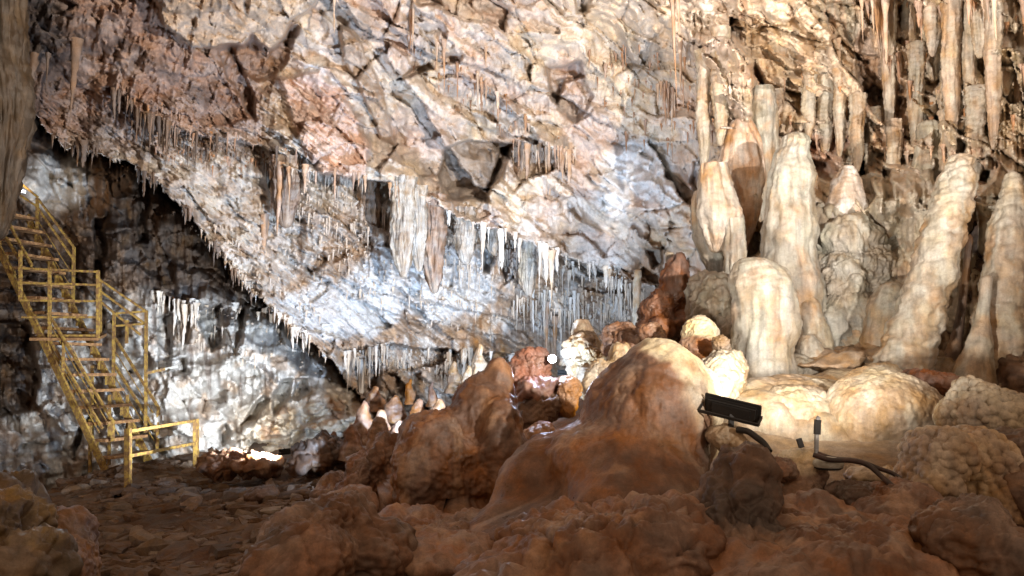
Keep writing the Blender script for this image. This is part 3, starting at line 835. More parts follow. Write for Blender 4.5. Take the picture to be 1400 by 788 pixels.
blob('boulder', 'low brown rock swelling at the bottom edge right of the dark knob', [(1120, 750, 4.0, 110, 36, .45), (1190, 735, 4.2, 80, 28, .4), (1080, 790, 3.7, 120, 50, .4), (1220, 790, 3.8, 90, 50, .4), (1110, 700, 4.5, 50, 24, .3)], k=.08, n=64, lump=.05, seed=6)
blob('boulder', 'dark rounded boulder in the bottom right corner', [(1335, 765, 3.8, 72, 70, .36), (1322, 706, 3.9, 38, 26, .2), (1290, 740, 3.8, 38, 40, .24), (1390, 790, 3.8, 60, 60, .3)], DARK, k=.06, n=64, lump=.05, fine=.014, seed=7)
blob('popcorn_boulder', 'pitted knobbly cream boulder just below the popcorn mound', [(1283, 622, 5.0, 42, 34, .26), (1268, 664, 4.95, 38, 34, .25), (1330, 640, 5.1, 54, 52, .3), (1355, 690, 5.0, 50, 50, .3)], BUFF, k=.06, n=112, lump=.015, fine=.004, pit=0, crease=0, popcorn=(.05, .04, .5), seed=8, mat=M_CREAM)
blob('popcorn_mound', 'cone-shaped mound covered in cave popcorn at the right edge', [(1352, 572, 5.9, 62, 38, .35), (1325, 535, 5.95, 17, 18, .12), (1335, 552, 5.9, 30, 26, .2), (1420, 590, 5.8, 70, 34, .35)], CREAM, k=.05, n=116, lump=.01, fine=.004, pit=0, crease=0, popcorn=(.052, .042, .9), seed=9, mat=M_CREAM, cat='flowstone')
blob('boulder', 'smooth cream boulder with a small nub behind the cable', [(1200, 568, 6.7, 66, 54, .5), (1190, 545, 6.8, 50, 34, .38), (1236, 534, 6.6, 15, 18, .13), (1250, 580, 6.6, 46, 52, .38), (1165, 590, 6.7, 38, 52, .38), (1190, 520, 6.9, 26, 18, .22)], CREAM, k=.11, n=80, lump=.022, fine=.006, pit=.012, crease=.12, popcorn=(.07, .014, -.3), seed=10, mat=M_CREAM)
blob('boulder', 'cracked cream rock right of the floodlight', [(1090, 575, 7.0, 52, 44, .44), (1065, 560, 7.1, 34, 30, .33), (1118, 570, 7.0, 26, 40, .33), (1080, 610, 6.9, 50, 30, .33)], CREAM, k=.10, n=60, lump=.035, fine=.008, angular=.012, crease=.2, seed=11, mat=M_CREAM)
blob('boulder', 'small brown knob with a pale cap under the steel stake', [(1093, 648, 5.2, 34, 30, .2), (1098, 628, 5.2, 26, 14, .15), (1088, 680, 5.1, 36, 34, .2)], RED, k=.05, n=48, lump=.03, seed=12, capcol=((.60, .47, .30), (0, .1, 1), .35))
blob('boulder', 'small rounded rock under the floodlight bracket', [(992, 596, 5.15, 28, 16, .14), (1010, 606, 5.1, 30, 16, .14)], BUFF, k=.05, n=36, lump=.02, seed=13)
blob('boulder', 'squat dark stone between the cable and the bottom edge', [(1165, 680, 4.9, 36, 24, .2), (1190, 690, 4.8, 34, 20, .2)], DARK, k=.05, n=40, lump=.04, seed=14)
blob('boulder', 'low brown stone where the cable meets the floor', [(1235, 680, 4.7, 44, 22, .25), (1215, 700, 4.6, 50, 20, .25)], RED, k=.05, n=40, lump=.04, seed=15)
blob('boulder', 'sloping grey-brown boulder at the bottom edge left of centre', [(425, 765, 4.4, 72, 72, .4), (462, 712, 4.6, 50, 36, .3), (480, 690, 4.7, 30, 20, .2), (395, 790, 4.2, 66, 64, .34), (520, 760, 4.6, 46, 50, .3)], ((.26, .15, .10), (.14, .08, .05), (.36, .24, .17)), k=.08, n=64, lump=.045, fine=.014, seed=16)
blob('boulder', 'flat brown slab of flowstone in front of the hunched boulder', [(560, 716, 5.4, 60, 22, .3), (530, 735, 5.2, 50, 24, .28), (600, 760, 4.8, 90, 30, .4), (660, 735, 5.2, 60, 30, .35)], RED, k=.06, n=52, lump=.06, seed=17)
blob('boulder', 'mossy dark slanting rock filling the bottom left corner', [(-10, 760, 4.6, 66, 90, .4), (5, 690, 4.9, 40, 44, .3), (40, 790, 4.3, 50, 70, .3)], ((.20, .13, .07), (.10, .07, .04), (.30, .22, .11)), k=.07, n=56, lump=.06, fine=.02, seed=18)
blob('boulder', 'rounded orange-brown rock beside the slanting corner rock', [(92, 735, 5.2, 33, 42, .25), (84, 790, 5.0, 42, 56, .3)], ((.28, .15, .07), (.17, .09, .045), (.38, .23, .12)), k=.07, n=48, lump=.035, seed=19)
blob('boulder', 'dark dome-shaped rock on the rubble floor below the white grotto wall', [(440, 622, 11.5, 38, 26, .5), (420, 632, 11.3, 28, 18, .4)], DARK, k=.12, n=40, lump=.09, seed=20)
blob('boulder', 'small dark stone on the rubble left of the hunched boulder', [(457, 664, 9.0, 20, 20, .2), (452, 675, 8.9, 26, 14, .25)], RED, k=.06, n=32, lump=.05, seed=21)
blob('boulder', 'jumbled brown rock pile left of the hunched boulder', [(505, 650, 8.4, 34, 34, .4), (530, 630, 8.3, 26, 40, .35), (490, 670, 8.2, 28, 24, .3), (545, 680, 7.8, 26, 40, .3)], RED, k=.06, n=52, lump=.08, fine=.02, seed=22)
blob('boulder', 'low dark ridge of rock right of the short yellow railing', [(330, 638, 12.7, 48, 18, .4), (303, 634, 12.9, 26, 20, .4), (362, 638, 12.5, 24, 14, .35)], RED, k=.1, n=44, lump=.1, seed=23)
blob('boulder', 'small dark block on the rubble slope', [(362, 676, 10.5, 20, 12, .25), (350, 678, 10.5, 14, 9, .2)], DARK, k=.05, n=28, lump=.05, seed=24)
blob('boulder', 'lumpy red-brown rock just left of the shining lamp', [(722, 508, 8.2, 26, 32, .3), (738, 495, 8.2, 16, 20, .2), (706, 520, 8.1, 18, 30, .25), (735, 535, 7.9, 34, 24, .3)], ((.34, .17, .12), (.22, .11, .08), (.42, .26, .19)), k=.06, n=56, lump=.07, seed=25)
blob('boulder', 'pillar stub with an orange glow painted on below the shining lamp', [(779, 530, 7.7, 17, 16, .13), (776, 550, 7.7, 15, 22, .13)], ORNG, k=.05, n=40, lump=.035, seed=26, cat='stalagmite')  # the orange lamp glow is put into its colour
blob('boulder', 'dark wedge of rock under the shining lamp', [(742, 556, 7.8, 32, 22, .25), (722, 575, 7.7, 26, 24, .25), (765, 550, 7.9, 18, 20, .25)], DARK, k=.05, n=44, lump=.07, angular=.03, seed=27)
blob('boulder', 'stone with orange backlight painted on, low between the two big boulders', [(742, 590, 7.4, 18, 14, .15), (730, 600, 7.3, 18, 16, .15)], ORNG, k=.05, n=32, lump=.03, seed=28)  # light from the lamp behind is painted in as orange
blob('boulder', 'wrinkled buff rock right of the shining lamp', [(805, 500, 10.8, 30, 26, .35), (792, 480, 10.9, 22, 24, .3), (830, 505, 10.6, 20, 20, .3), (812, 520, 10.5, 24, 26, .3)], BUFF, k=.07, n=52, lump=.08, flute=.02, seed=29)
blob('boulder', 'brilliant white lit rock behind the big mound', [(822, 514, 9.4, 20, 24, .2), (846, 494, 9.5, 15, 26, .18), (856, 482, 9.5, 8, 14, .12), (808, 528, 9.3, 14, 16, .15)], ((.78, .72, .58), (.60, .46, .30), (.80, .76, .66)), k=.05, n=52, lump=.045, seed=30, mat=M_CREAM)
blob('boulder', 'brown folded rock above the white lit rock', [(850, 468, 10.2, 30, 26, .35), (880, 470, 10.0, 24, 22, .3), (862, 480, 10.0, 34, 20, .35)], RED, k=.06, n=48, lump=.08, seed=31)
blob('boulder', 'tall dark red-brown rock leaning in front of the far wall', [(900, 430, 10.4, 26, 34, .3), (920, 395, 10.5, 20, 40, .25), (927, 372, 10.5, 13, 26, .18), (905, 450, 10.3, 36, 22, .35), (945, 440, 10.2, 20, 16, .25)], ((.23, .105, .055), (.13, .06, .035), (.30, .16, .10)), k=.05, n=56, lump=.05, angular=.045, seed=32)
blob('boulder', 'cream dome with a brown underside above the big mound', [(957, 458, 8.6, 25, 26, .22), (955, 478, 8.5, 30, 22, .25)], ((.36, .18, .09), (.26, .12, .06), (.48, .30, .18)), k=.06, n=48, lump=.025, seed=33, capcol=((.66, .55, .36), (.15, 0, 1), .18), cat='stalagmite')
blob('boulder', 'dark red slab-like rock at the foot of the leaning stalagmite', [(1262, 520, 7.2, 40, 14, .3), (1235, 525, 7.2, 26, 12, .25), (1300, 530, 7.0, 26, 14, .25)], ((.26, .12, .07), (.17, .08, .05), (.34, .19, .12)), k=.05, n=44, lump=.05, seed=34)
blob('flowstone_bank', 'broad smooth layered flowstone terrace behind the floodlight', [(1090, 566, 7.6, 125, 54, .9), (1030, 576, 7.3, 75, 52, .7), (1180, 556, 8.0, 95, 52, .8), (1130, 600, 7.0, 100, 56, .6)], CREAM, k=.09, n=84, lump=.03, fine=.006, flute=.0, pit=.015, crease=.15, seed=35, mat=M_CREAM, cat='flowstone')
blob('flowstone_bank', 'brown sheet of flowstone sloping up between the stalagmites', [(1150, 490, 9.4, 80, 14, .9), (1190, 482, 9.6, 60, 16, .8), (1110, 500, 9.0, 60, 10, .6)], ((.40, .27, .165), (.30, .19, .11), (.50, .38, .26)), k=.06, n=48, lump=.04, seed=36, cat='flowstone')
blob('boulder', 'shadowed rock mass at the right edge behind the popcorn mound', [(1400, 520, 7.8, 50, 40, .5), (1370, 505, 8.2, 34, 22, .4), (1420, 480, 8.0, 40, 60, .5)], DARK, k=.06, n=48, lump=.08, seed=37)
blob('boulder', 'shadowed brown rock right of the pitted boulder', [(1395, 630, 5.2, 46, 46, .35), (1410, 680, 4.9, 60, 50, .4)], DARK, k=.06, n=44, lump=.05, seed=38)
for i, (px, py, d, rx_, ry_, lab) in enumerate([(890, 455, 9.4, 18, 14, 'small brown rock wedged below the tall dark rock'), (985, 470, 8.0, 12, 12, 'small round cream knob left of the stout stalagmite'), (1062, 640, 5.0, 24, 16, 'brown hump between the dark knob and the pale-capped knob'),
                                                (1130, 706, 4.7, 26, 12, 'flat brown stone left of the squat dark stone'), (1196, 652, 5.3, 40, 14, 'low pale stone under the loop of cable')]):
    blob('stone', lab, [(px, py, d, rx_, ry_, rx_ * d / F * .8), (px + rx_ * .5, py + ry_ * .4, d, rx_ * .7, ry_ * .7, rx_ * d / F * .6)], [RED, CREAM, RED, RED, BUFF][i], k=.04, n=28, lump=.05, seed=40 + i, cat='stone')

# ------------------------------------------------------------------ stalagmites and columns
SAND = ((.36, .25, .155), (.26, .165, .095), (.42, .32, .215))
GREEN = ((.335, .32, .27), (.315, .262, .20), (.385, .38, .345))
PALE = ((.39, .35, .28), (.355, .262, .175), (.435, .42, .365))


def stalag(name, label, prof, d, cols=PALE, knob=.02, flute=.008, cat='stalagmite', group=None, seed=0, rows=90, nseg=56, mat=None, d2=None, stain=True, sq=1.0, ring=0.003, knobk=.35, ffreq=3.2):
    """prof: (px, py, half width px) from the foot upward (or from the root downward); turned about a wandering axis"""
    p = np.array(prof, float)
    t0 = np.linspace(0, 1, len(p)); t = np.linspace(0, 1, rows)
    def sm(c):
        # smooth interpolation: Hermite with finite differences
        m = np.gradient(c, t0); i = np.clip(np.searchsorted(t0, t, side='right') - 1, 0, len(p) - 2)
        h = t0[i + 1] - t0[i]; s = (t - t0[i]) / h
        return (2 * s**3 - 3 * s**2 + 1) * c[i] + (s**3 - 2 * s**2 + s) * h * m[i] + (-2 * s**3 + 3 * s**2) * c[i + 1] + (s**3 - s**2) * h * m[i + 1]
    px, py, hw = sm(p[:, 0]), sm(p[:, 1]), np.clip(sm(p[:, 2]), .2, None)
    dd = d + ((d2 or d) - d) * t
    cen = at(px, py, dd); R = hw * dd / F
    end = np.sqrt(np.clip(1 - np.clip((t - .955) / .045, 0, 1) ** 2, 0, 1)); R = R * (end * .98 + .02)
    th = np.linspace(0, 2 * math.pi, nseg, endpoint=False)
    cx, sx = np.cos(th), np.sin(th)
    Q = cen[:, None] + np.stack([R[:, None] * cx[None], R[:, None] * sx[None] * sq, np.zeros((rows, nseg))], -1)
    wob = fbm(Q[..., 0] / .22, Q[..., 1] / .22, Q[..., 2] / .16, 4, seed + 1)
    fl = fbm(cx[None] * ffreq + 0 * R[:, None], sx[None] * ffreq + 0 * R[:, None], Q[..., 2] / .9, 3, seed + 4, ridged=True)
    rg = fbm(cx[None] * .7 + 0 * R[:, None], sx[None] * .7 + 0 * R[:, None], Q[..., 2] / .06, 2, seed + 7)
    kb = worley3(Q.reshape(-1, 3) * np.array((1, 1, 1.6)), .14, 60 + seed).reshape(rows, nseg)
    fn = fbm(Q[..., 0] / .05, Q[..., 1] / .05, Q[..., 2] / .05, 3, seed + 21)
    zz = Q[..., 2] / .085 + 1.1 * noise(Q[..., 0] / .25, Q[..., 1] / .25, Q[..., 2] / .25, seed + 23) + .5 * noise(cx[None] * 3 + 0 * R[:, None], sx[None] * 3 + 0 * R[:, None], Q[..., 2] / .2, seed + 24)
    ter = (zz - np.floor(zz)) ** 2
    big = fbm(cx[None] * .9 + 0 * R[:, None], sx[None] * .9 + 0 * R[:, None], Q[..., 2] / .45, 2, seed + 26)
    amp = np.minimum(1, R / .12)[:, None]
    dr = amp * (knob * (.8 * wob + knobk * (1 - np.clip(kb * 1.2, 0, 1) ** 2) - .3) + flute * fl + ring * rg - 1.6 * ring * ter + .006 * fn + .10 * R[:, None] * big)
    Q[..., 0] += dr * cx; Q[..., 1] += dr * sx
    v = Q.reshape(-1, 3)
    m1 = sstep(-.4, .5, fbm(v[:, 0] / .3, v[:, 1] / .3, v[:, 2] / .7, 4, seed + 10)); m2 = sstep(.0, .5, fbm(v[:, 0] / .12, v[:, 1] / .12, v[:, 2] / .5, 4, seed + 12))
    c = np.array(cols[0]) * m1[:, None] + np.array(cols[1]) * (1 - m1[:, None]); c = c * (1 - m2[:, None] * .6) + np.array(cols[2]) * (m2[:, None] * .6)
    if stain:
        q = sstep(.15, .5, fbm(v[:, 0] / .4, v[:, 1] / .4, v[:, 2] / .5, 3, seed + 14))
        c = c * (1 - q[:, None] * .5) + np.array((.40, .235, .12)) * (q[:, None] * .5)
    low = float(v[:, 2].min())
    f = grid_faces(rows, nseg, True)
    if py[-1] > py[0]: f = f[:, ::-1]
    base = np.array([cen[0, 0] if py[0] > py[-1] else cen[-1, 0], cen[0, 1], low])
    ob = link(name, raw_mesh(name, v - base, f, c), mat or M_CREAM, None, label, cat, group)
    ob.location = base.tolist()
    return ob


stalag('stalagmite', 'tallest smooth pale stalagmite, thick and tapering, in the middle of the right group', [(1082, 500, 40), (1076, 455, 37), (1080, 415, 42), (1082, 380, 39), (1077, 350, 35), (1080, 310, 36), (1079, 270, 29), (1083, 240, 28), (1083, 215, 22), (1088, 195, 17), (1087, 181, 9)], 9.6, GREEN, .024, .024, seed=1, rows=150, nseg=72, ring=.004)
stalag('stalagmite', 'stout rounded grey-cream stalagmite standing front left of the tall one', [(1046, 535, 46), (1040, 490, 40), (1046, 450, 43), (1044, 415, 40), (1040, 390, 40), (1036, 368, 30), (1028, 352, 14)], 8.4, GREEN, .028, .026, seed=2, rows=110)
stalag('stalagmite', 'leaning knobbly ochre stalagmite right of centre in the right group', [(1222, 548, 52), (1230, 516, 41), (1240, 480, 34), (1254, 440, 32), (1272, 380, 29), (1288, 320, 27), (1300, 280, 25), (1308, 245, 22), (1312, 222, 16), (1313, 210, 8)], 8.2, PALE, .034, .008, seed=3, rows=150, nseg=72, ring=.006, knobk=1.3)
stalag('stalagmite', 'shaded tall stalagmite at the right edge, lit along its left flank', [(1356, 540, 50), (1362, 490, 36), (1368, 440, 31), (1374, 380, 27), (1380, 310, 22), (1383, 265, 14), (1384, 234, 7)], 8.0, PALE, .03, .008, seed=4, rows=130, ring=.006, knobk=1.1)
stalag('stalagmite', 'thin candle-like stalagmite in front of the right edge one', [(1326, 548, 36), (1330, 505, 25), (1338, 470, 17), (1342, 440, 10), (1346, 410, 8), (1350, 376, 7)], 7.8, PALE, .014, .004, seed=5, rows=70)
stalag('stalagmite', 'thin shaded dribble of calcite right of the leaning stalagmite', [(1292, 540, 30), (1297, 506, 19), (1304, 480, 10), (1312, 440, 6), (1320, 380, 5), (1326, 320, 5)], 8.4, DARK, .012, .004, seed=6, rows=60)
stalag('stalagmite', 'blue-grey capped stalagmite right of the tallest one', [(1170, 330, 34), (1160, 295, 32), (1156, 270, 24), (1157, 245, 17), (1158, 226, 8)], 10.2, ((.50, .46, .42), (.46, .34, .25), (.58, .57, .56)), .03, .01, seed=7, rows=80)
blob('flowstone_column', 'swollen lumpy flowstone cascade between the tallest and leaning stalagmites', [(1160, 330, 10.0, 44, 34, .4), (1180, 372, 9.9, 42, 40, .42), (1150, 390, 9.8, 34, 44, .4), (1202, 410, 9.8, 30, 36, .35), (1130, 350, 10.2, 24, 50, .35), (1165, 440, 9.7, 46, 44, .45), (1132, 450, 9.6, 26, 42, .35), (1200, 455, 9.7, 26, 30, .35), (1208, 330, 10.3, 26, 30, .35), (1150, 300, 10.2, 26, 26, .3)], GREEN, k=.05, n=84, lump=.06, fine=.012, flute=.02, seed=61, mat=M_CREAM, cat='flowstone')
stalag('column', 'grey-green column flaring into a wide smooth foot left of the leaning stalagmite', [(1235, 470, 70), (1235, 420, 60), (1242, 360, 48), (1252, 310, 38), (1262, 265, 26), (1268, 225, 18), (1270, 190, 14), (1270, 165, 13)], 10.6, ((.42, .39, .31), (.36, .31, .23), (.50, .47, .39)), .016, .022, cat='column', seed=9, rows=120, d2=10.8)
stalag('stalagmite', 'short fat stalagmite at the left foot of the leaning one', [(1206, 500, 32), (1208, 460, 29), (1214, 420, 27), (1218, 395, 18), (1220, 385, 8)], 9.2, PALE, .028, .008, seed=10, rows=60)
stalag('stalagmite', 'small lump at the foot of the flowstone cascade', [(1160, 486, 28), (1162, 460, 24), (1165, 440, 16), (1166, 430, 7)], 9.5, PALE, .024, .008, seed=11, rows=50)
stalag('stalagmite', 'rounded lump right against the foot of the tallest stalagmite', [(1112, 500, 26), (1110, 460, 24), (1105, 425, 18), (1104, 405, 8)], 9.3, PALE, .02, .01, seed=12, rows=50)
stalag('stalagmite', 'low dome on the brown sheet between stalagmites', [(1110, 492, 22), (1106, 470, 16), (1104, 458, 8)], 9.0, PALE, .016, .004, seed=13, rows=36)
stalag('drapery', 'broad ribbed pinkish drapery hanging behind and left of the tallest stalagmite', [(1014, 165, 10), (1014, 200, 24), (1014, 250, 27), (1012, 300, 22), (1008, 335, 12), (1006, 352, 4)], 11.4, ((.55, .42, .32), (.44, .28, .18), (.58, .52, .46)), .02, .035, cat='drapery', seed=14, rows=90, ffreq=4)
stalag('drapery', 'shaded greenish drapery between the pinkish one and the tallest stalagmite', [(1044, 120, 12), (1043, 170, 18), (1042, 230, 20), (1040, 280, 16), (1040, 320, 6)], 11.6, GREEN, .02, .03, cat='drapery', seed=15, rows=70, ffreq=4)
for i, (lob, cc, lab) in enumerate([
    ([(985, 430, 9.6, 40, 50, .4), (965, 410, 9.8, 24, 40, .3), (1005, 470, 9.2, 30, 44, .35)], GREEN, 'sloping pale flowstone shoulder left of the stout stalagmite'),
    ([(1120, 340, 10.3, 22, 60, .3), (1116, 400, 10.0, 24, 50, .3)], GREEN, 'narrow shaded flowstone bulge right of the tallest stalagmite'),
    ([(1205, 300, 10.9, 34, 40, .35), (1222, 350, 10.6, 30, 44, .35), (1190, 270, 11.0, 20, 30, .25)], GREEN, 'smooth flowstone swell below the small stalactites'),
    ([(1335, 330, 9.6, 24, 90, .35), (1330, 420, 9.4, 30, 70, .35)], DARK, 'shadowed brown flowstone curtain behind the leaning stalagmite'),  # shadow behind the stalagmite is put into this dark colour
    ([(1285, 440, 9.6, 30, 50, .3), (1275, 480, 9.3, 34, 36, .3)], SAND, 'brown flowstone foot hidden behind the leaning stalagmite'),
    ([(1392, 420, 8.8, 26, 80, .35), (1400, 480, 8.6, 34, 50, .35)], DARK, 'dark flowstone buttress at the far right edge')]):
    blob('flowstone', lab, lob, cc, k=.07, n=56, lump=.06, fine=.01, flute=.03, seed=120 + i, mat=M_CREAM, cat='flowstone')
for i, (lob, cc, lab) in enumerate([
    ([(1070, 508, 8.9, 46, 26, .35), (1040, 520, 8.4, 40, 24, .3)], GREEN, 'low pale hump at the feet of the stout and the tallest stalagmites'),
    ([(1190, 505, 9.0, 40, 22, .3), (1170, 498, 9.2, 26, 18, .25)], SAND, 'low buff hump on the brown sheet below the cascade'),
    ([(1262, 500, 8.6, 36, 26, .3), (1290, 512, 8.3, 30, 24, .3)], SAND, 'brown hump fused to the right foot of the leaning stalagmite'),
    ([(1206, 520, 7.9, 30, 24, .25), (1220, 532, 7.6, 34, 24, .25)], CREAM, 'knobbly cream foot below the leaning stalagmite')]):
    blob('flowstone', lab, lob, cc, k=.08, n=48, lump=.05, fine=.01, seed=140 + i, mat=M_CREAM, cat='flowstone')
stalag('drapery', 'pale bulging drapery ending in a blunt point left of the stout stalagmite', [(975, 225, 14), (978, 260, 22), (984, 290, 28), (986, 310, 26), (984, 330, 15), (980, 346, 6)], 10.2, ((.40, .36, .31), (.35, .27, .20), (.46, .43, .38)), .022, .03, cat='drapery', seed=16, rows=70)
stalag('drapery', 'grey fluted drapery beside the bulging one', [(958, 262, 8), (958, 290, 13), (966, 330, 16), (978, 360, 15), (986, 385, 9)], 10.6, GREEN, .02, .02, cat='drapery', seed=17, rows=60)
stalag('drapery', 'narrow pale drapery tongue joining the stout stalagmite', [(1004, 300, 12), (1005, 350, 14), (1004, 390, 12), (1002, 420, 8)], 10.0, GREEN, .02, .016, cat='drapery', seed=18, rows=60)
stalag('stalagmite', 'small pale finger standing in front of the far curtain', [(926, 385, 10), (918, 360, 8), (915, 345, 6)], 10.8, GREEN, .012, .004, seed=19, rows=40)
stalag('stalagmite', 'slim pale column on the far wall left of the tall dark rock', [(870, 445, 6), (870, 420, 5), (871, 390, 5), (872, 368, 5)], 15.5, PALE, .03, .01, seed=20, rows=50)
stalag('stalagmite', 'pale pointed cone of rock right of the shining lamp', [(800, 500, 34), (800, 475, 24), (798, 455, 15), (794, 436, 7)], 11.6, BUFF, .03, .02, seed=21, rows=60)
for i, (px, top, foot, w, d, cc, lab) in enumerate([
    (497, 548, 600, 14, 11.5, RED, 'red-brown stalagmite finger left of the dark hole in the wall foot'), (620, 494, 530, 10, 14.5, SAND, 'tallest pale stub in front of the white curtain'), (655, 470, 530, 13, 14.6, SAND, 'orange-buff stalagmite behind the hunched boulder'), (560, 518, 545, 6, 14.5, ORNG, 'little orange stub in front of the white curtain'),
    (590, 522, 548, 6, 14.4, RED, 'little brown stub beside the little orange one'), (512, 528, 555, 12, 13.5, RED, 'brown stub under the dark hole'), (540, 540, 570, 14, 12.5, RED, 'brown stub right of the red-brown finger'), (572, 545, 580, 15, 12.0, RED, 'brown hump left of the hunched boulder crown'),
    (520, 560, 610, 18, 10.5, RED, 'reddish lump crowning the rock pile'), (640, 500, 545, 12, 14.0, SAND, 'pale cone in front of the orange-buff stalagmite'), (480, 580, 620, 16, 11.2, RED, 'dark lump left of the red-brown finger'), (600, 545, 590, 18, 11.5, RED, 'brown hump behind the shoulder of the hunched boulder'), (545, 575, 625, 20, 10.0, RED, 'rounded brown lump above the rock pile'), (455, 590, 625, 12, 12.0, RED, 'short brown stub behind the dark dome-shaped rock')]):
    stalag('stalagmite', lab, [(px, foot + 8, w * 1.15), (px + 1, (top * .3 + foot * .7), w * .9), (px - 1, (top * .65 + foot * .35), w * .55), (px + 1.5, top * .9 + foot * .1, w * .30), (px + 1, top, w * .1)], d, cc, .06, .02, group='stubby stalagmites on the middle ground', seed=30 + i, rows=44, nseg=32, mat=M_BOULDER)

# hanging draperies under the main shelf
for i, (px, y0, y1, w, cc, lab) in enumerate([(550, 256, 380, 9, ((0.46, 0.41, 0.34), (0.37, 0.28, 0.20), (0.52, 0.49, 0.44)), 'longest white fluted drapery below the main shelf'), (572, 268, 372, 6, ((0.49, 0.46, 0.41), (0.41, 0.33, 0.25), (0.53, 0.52, 0.49)), 'white drapery right beside the longest one'), (593, 280, 402, 8, ((0.31, 0.21, 0.15), (0.24, 0.15, 0.10), (0.38, 0.31, 0.24)), 'tan pillar-like drapery right of the two white ones'), (503, 250, 348, 9, ((0.30, 0.20, 0.13), (0.21, 0.13, 0.08), (0.37, 0.28, 0.21)), 'brown pillar-like drapery under the left end of the main shelf'), (636, 298, 362, 8, ((0.44, 0.38, 0.32), (0.36, 0.27, 0.19), (0.49, 0.45, 0.40)), 'pale drapery left of the dark slots under the shelf'), (676, 318, 350, 6, ((0.44, 0.38, 0.32), (0.36, 0.27, 0.19), (0.49, 0.45, 0.40)), 'short pale drapery between the two dark slots'), (722, 334, 405, 7, ((0.41, 0.36, 0.29), (0.34, 0.25, 0.18), (0.46, 0.42, 0.37)), 'grey drapery right of the dark slots'), (390, 228, 312, 10, ((0.30, 0.22, 0.16), (0.21, 0.14, 0.10), (0.37, 0.31, 0.25)), 'brown drapery on the right lip of the tall dark slit')]):
    dm = float(min(wall_depth(px, y0 - 4), wall_depth(px, y0 + 14))) - .02
    stalag('drapery', lab, [(px, y0 - 14, w * 1.1), (px, y0 + 6, w * .9), (px + 1, y0 * .7 + y1 * .3, w), (px - 1, y0 * .4 + y1 * .6, w * .9), (px, y0 * .15 + y1 * .85, w * .6), (px + 1, y1, w * .25)], dm + .06, cc, .03, .10, cat='drapery', group='draperies under the main shelf', seed=80 + i, rows=80, nseg=64, ffreq=5.0, ring=.004, mat=M_CREAM, stain=False, sq=.45)
# ringed columns and curtains hanging at the top right
GREYC = ((.42, .37, .29), (.38, .28, .19), (.46, .43, .36))
TANC = ((.45, .375, .285), (.39, .275, .185), (.50, .455, .37))
for i, (px, y1, w, lab) in enumerate([(1243, 142, 9, 'long tan hanging column left in the right top group'), (1275, 78, 10, 'thick short hanging column in the right top group'), (1340, 80, 11, 'ringed fat stalactite hanging at the top right'), (1376, 132, 10, 'ringed long stalactite near the right edge'), (1393, 150, 8, 'outermost ringed stalactite at the right edge'), (1300, 215, 10, 'longest hanging column, reaching down to the shaded right wall'), (1215, 190, 8, 'slim curtain edge hanging beside the brown triangular hollow'), (1358, 205, 9, 'grey-green hanging column between the two ringed stalactites'), (1326, 185, 8, 'hanging column right of the dark vertical slit'), (1148, 215, 7, 'thin pale hanging column on the ochre wall'),
    (1062, 178, 10, 'buff curtain hanging just left above the tallest stalagmite'), (1106, 192, 8, 'short curtain fold right above the tallest stalagmite'), (1128, 216, 9, 'ochre curtain fold above the blue-grey capped stalagmite'), (1172, 236, 8, 'grey curtain fold right of the blue-grey capped stalagmite'), (1196, 288, 10, 'long grey-green curtain reaching the flowstone swell'), (1222, 280, 8, 'ragged grey curtain left of the flaring column'), (1302, 300, 12, 'shaded curtain behind the tip of the leaning stalagmite'), (1334, 250, 10, 'shaded curtain between the leaning and the right edge stalagmites'), (1252, 215, 9, 'yellowish curtain joining the flaring column from above'), (962, 240, 8, 'thin pinkish curtain above the bulging drapery'), (985, 200, 10, 'ribbed pinkish curtain right of the very long ochre stalactite')]):
    y0 = {1148: 95, 1062: 60, 1106: 90, 1128: 105, 1172: 130, 1196: 150, 1222: 165, 1302: 150, 1334: 120, 1252: 60, 962: 70, 985: 40}.get(px, -40)
    dm = float(min(wall_depth(px, 10 if y0 < 0 else y0), wall_depth(px, y1 * .5 + y0 * .5))) + .02
    stalag('stalactite', lab, [(px, y0, w * 1.25), (px + 1, y0 * .75 + y1 * .25, w * 1.05), (px - 1, y0 * .5 + y1 * .5, w), (px + 1, y0 * .25 + y1 * .75, w * .8), (px, y0 * .08 + y1 * .92, w * .5), (px, y1, w * .2)], dm, GREYC if i > 10 else TANC, .016, .03, cat='stalactite', group='hanging columns at the top right', seed=100 + i, rows=110, nseg=32, ring=.012, stain=True)
# near curtain at the left edge
stalag('drapery', 'dark fluted curtain of dripstone hanging down the left edge', [(-24, -60, 44), (-12, 20, 34), (-2, 90, 28), (6, 150, 25), (2, 220, 18), (-3, 290, 11), (-5, 330, 5)], 9.0, ((.11, .08, .055), (.07, .05, .034), (.17, .125, .085)), .02, .075, cat='drapery', seed=60, rows=110, nseg=120, ffreq=6.0, stain=False)

# ------------------------------------------------------------------ stalactites
def drip_mesh(seed, nseg=9, rows=13):
    r = np.random.default_rng(seed)
    t = np.linspace(0, 1, rows)
    R = .5 * (1 - t) ** r.uniform(.45, 1.1) * (1 + .16 * r.normal(size=rows)); R *= 1 + .25 * np.exp(-t * 10); R[-1] = .03
    th = np.linspace(0, 2 * math.pi, nseg, endpoint=False)
    wob = 1 + .18 * r.normal(size=(1, nseg)) + .10 * r.normal(size=(rows, nseg))
    bx = np.cumsum(r.normal(size=rows)) * .04; by = np.cumsum(r.normal(size=rows)) * .04
    v = np.stack([R[:, None] * np.cos(th) * wob + bx[:, None], R[:, None] * np.sin(th) * wob + by[:, None], np.repeat(-t[:, None], nseg, 1)], -1)
    return v.reshape(-1, 3), grid_faces(rows, nseg, True)[:, ::-1]


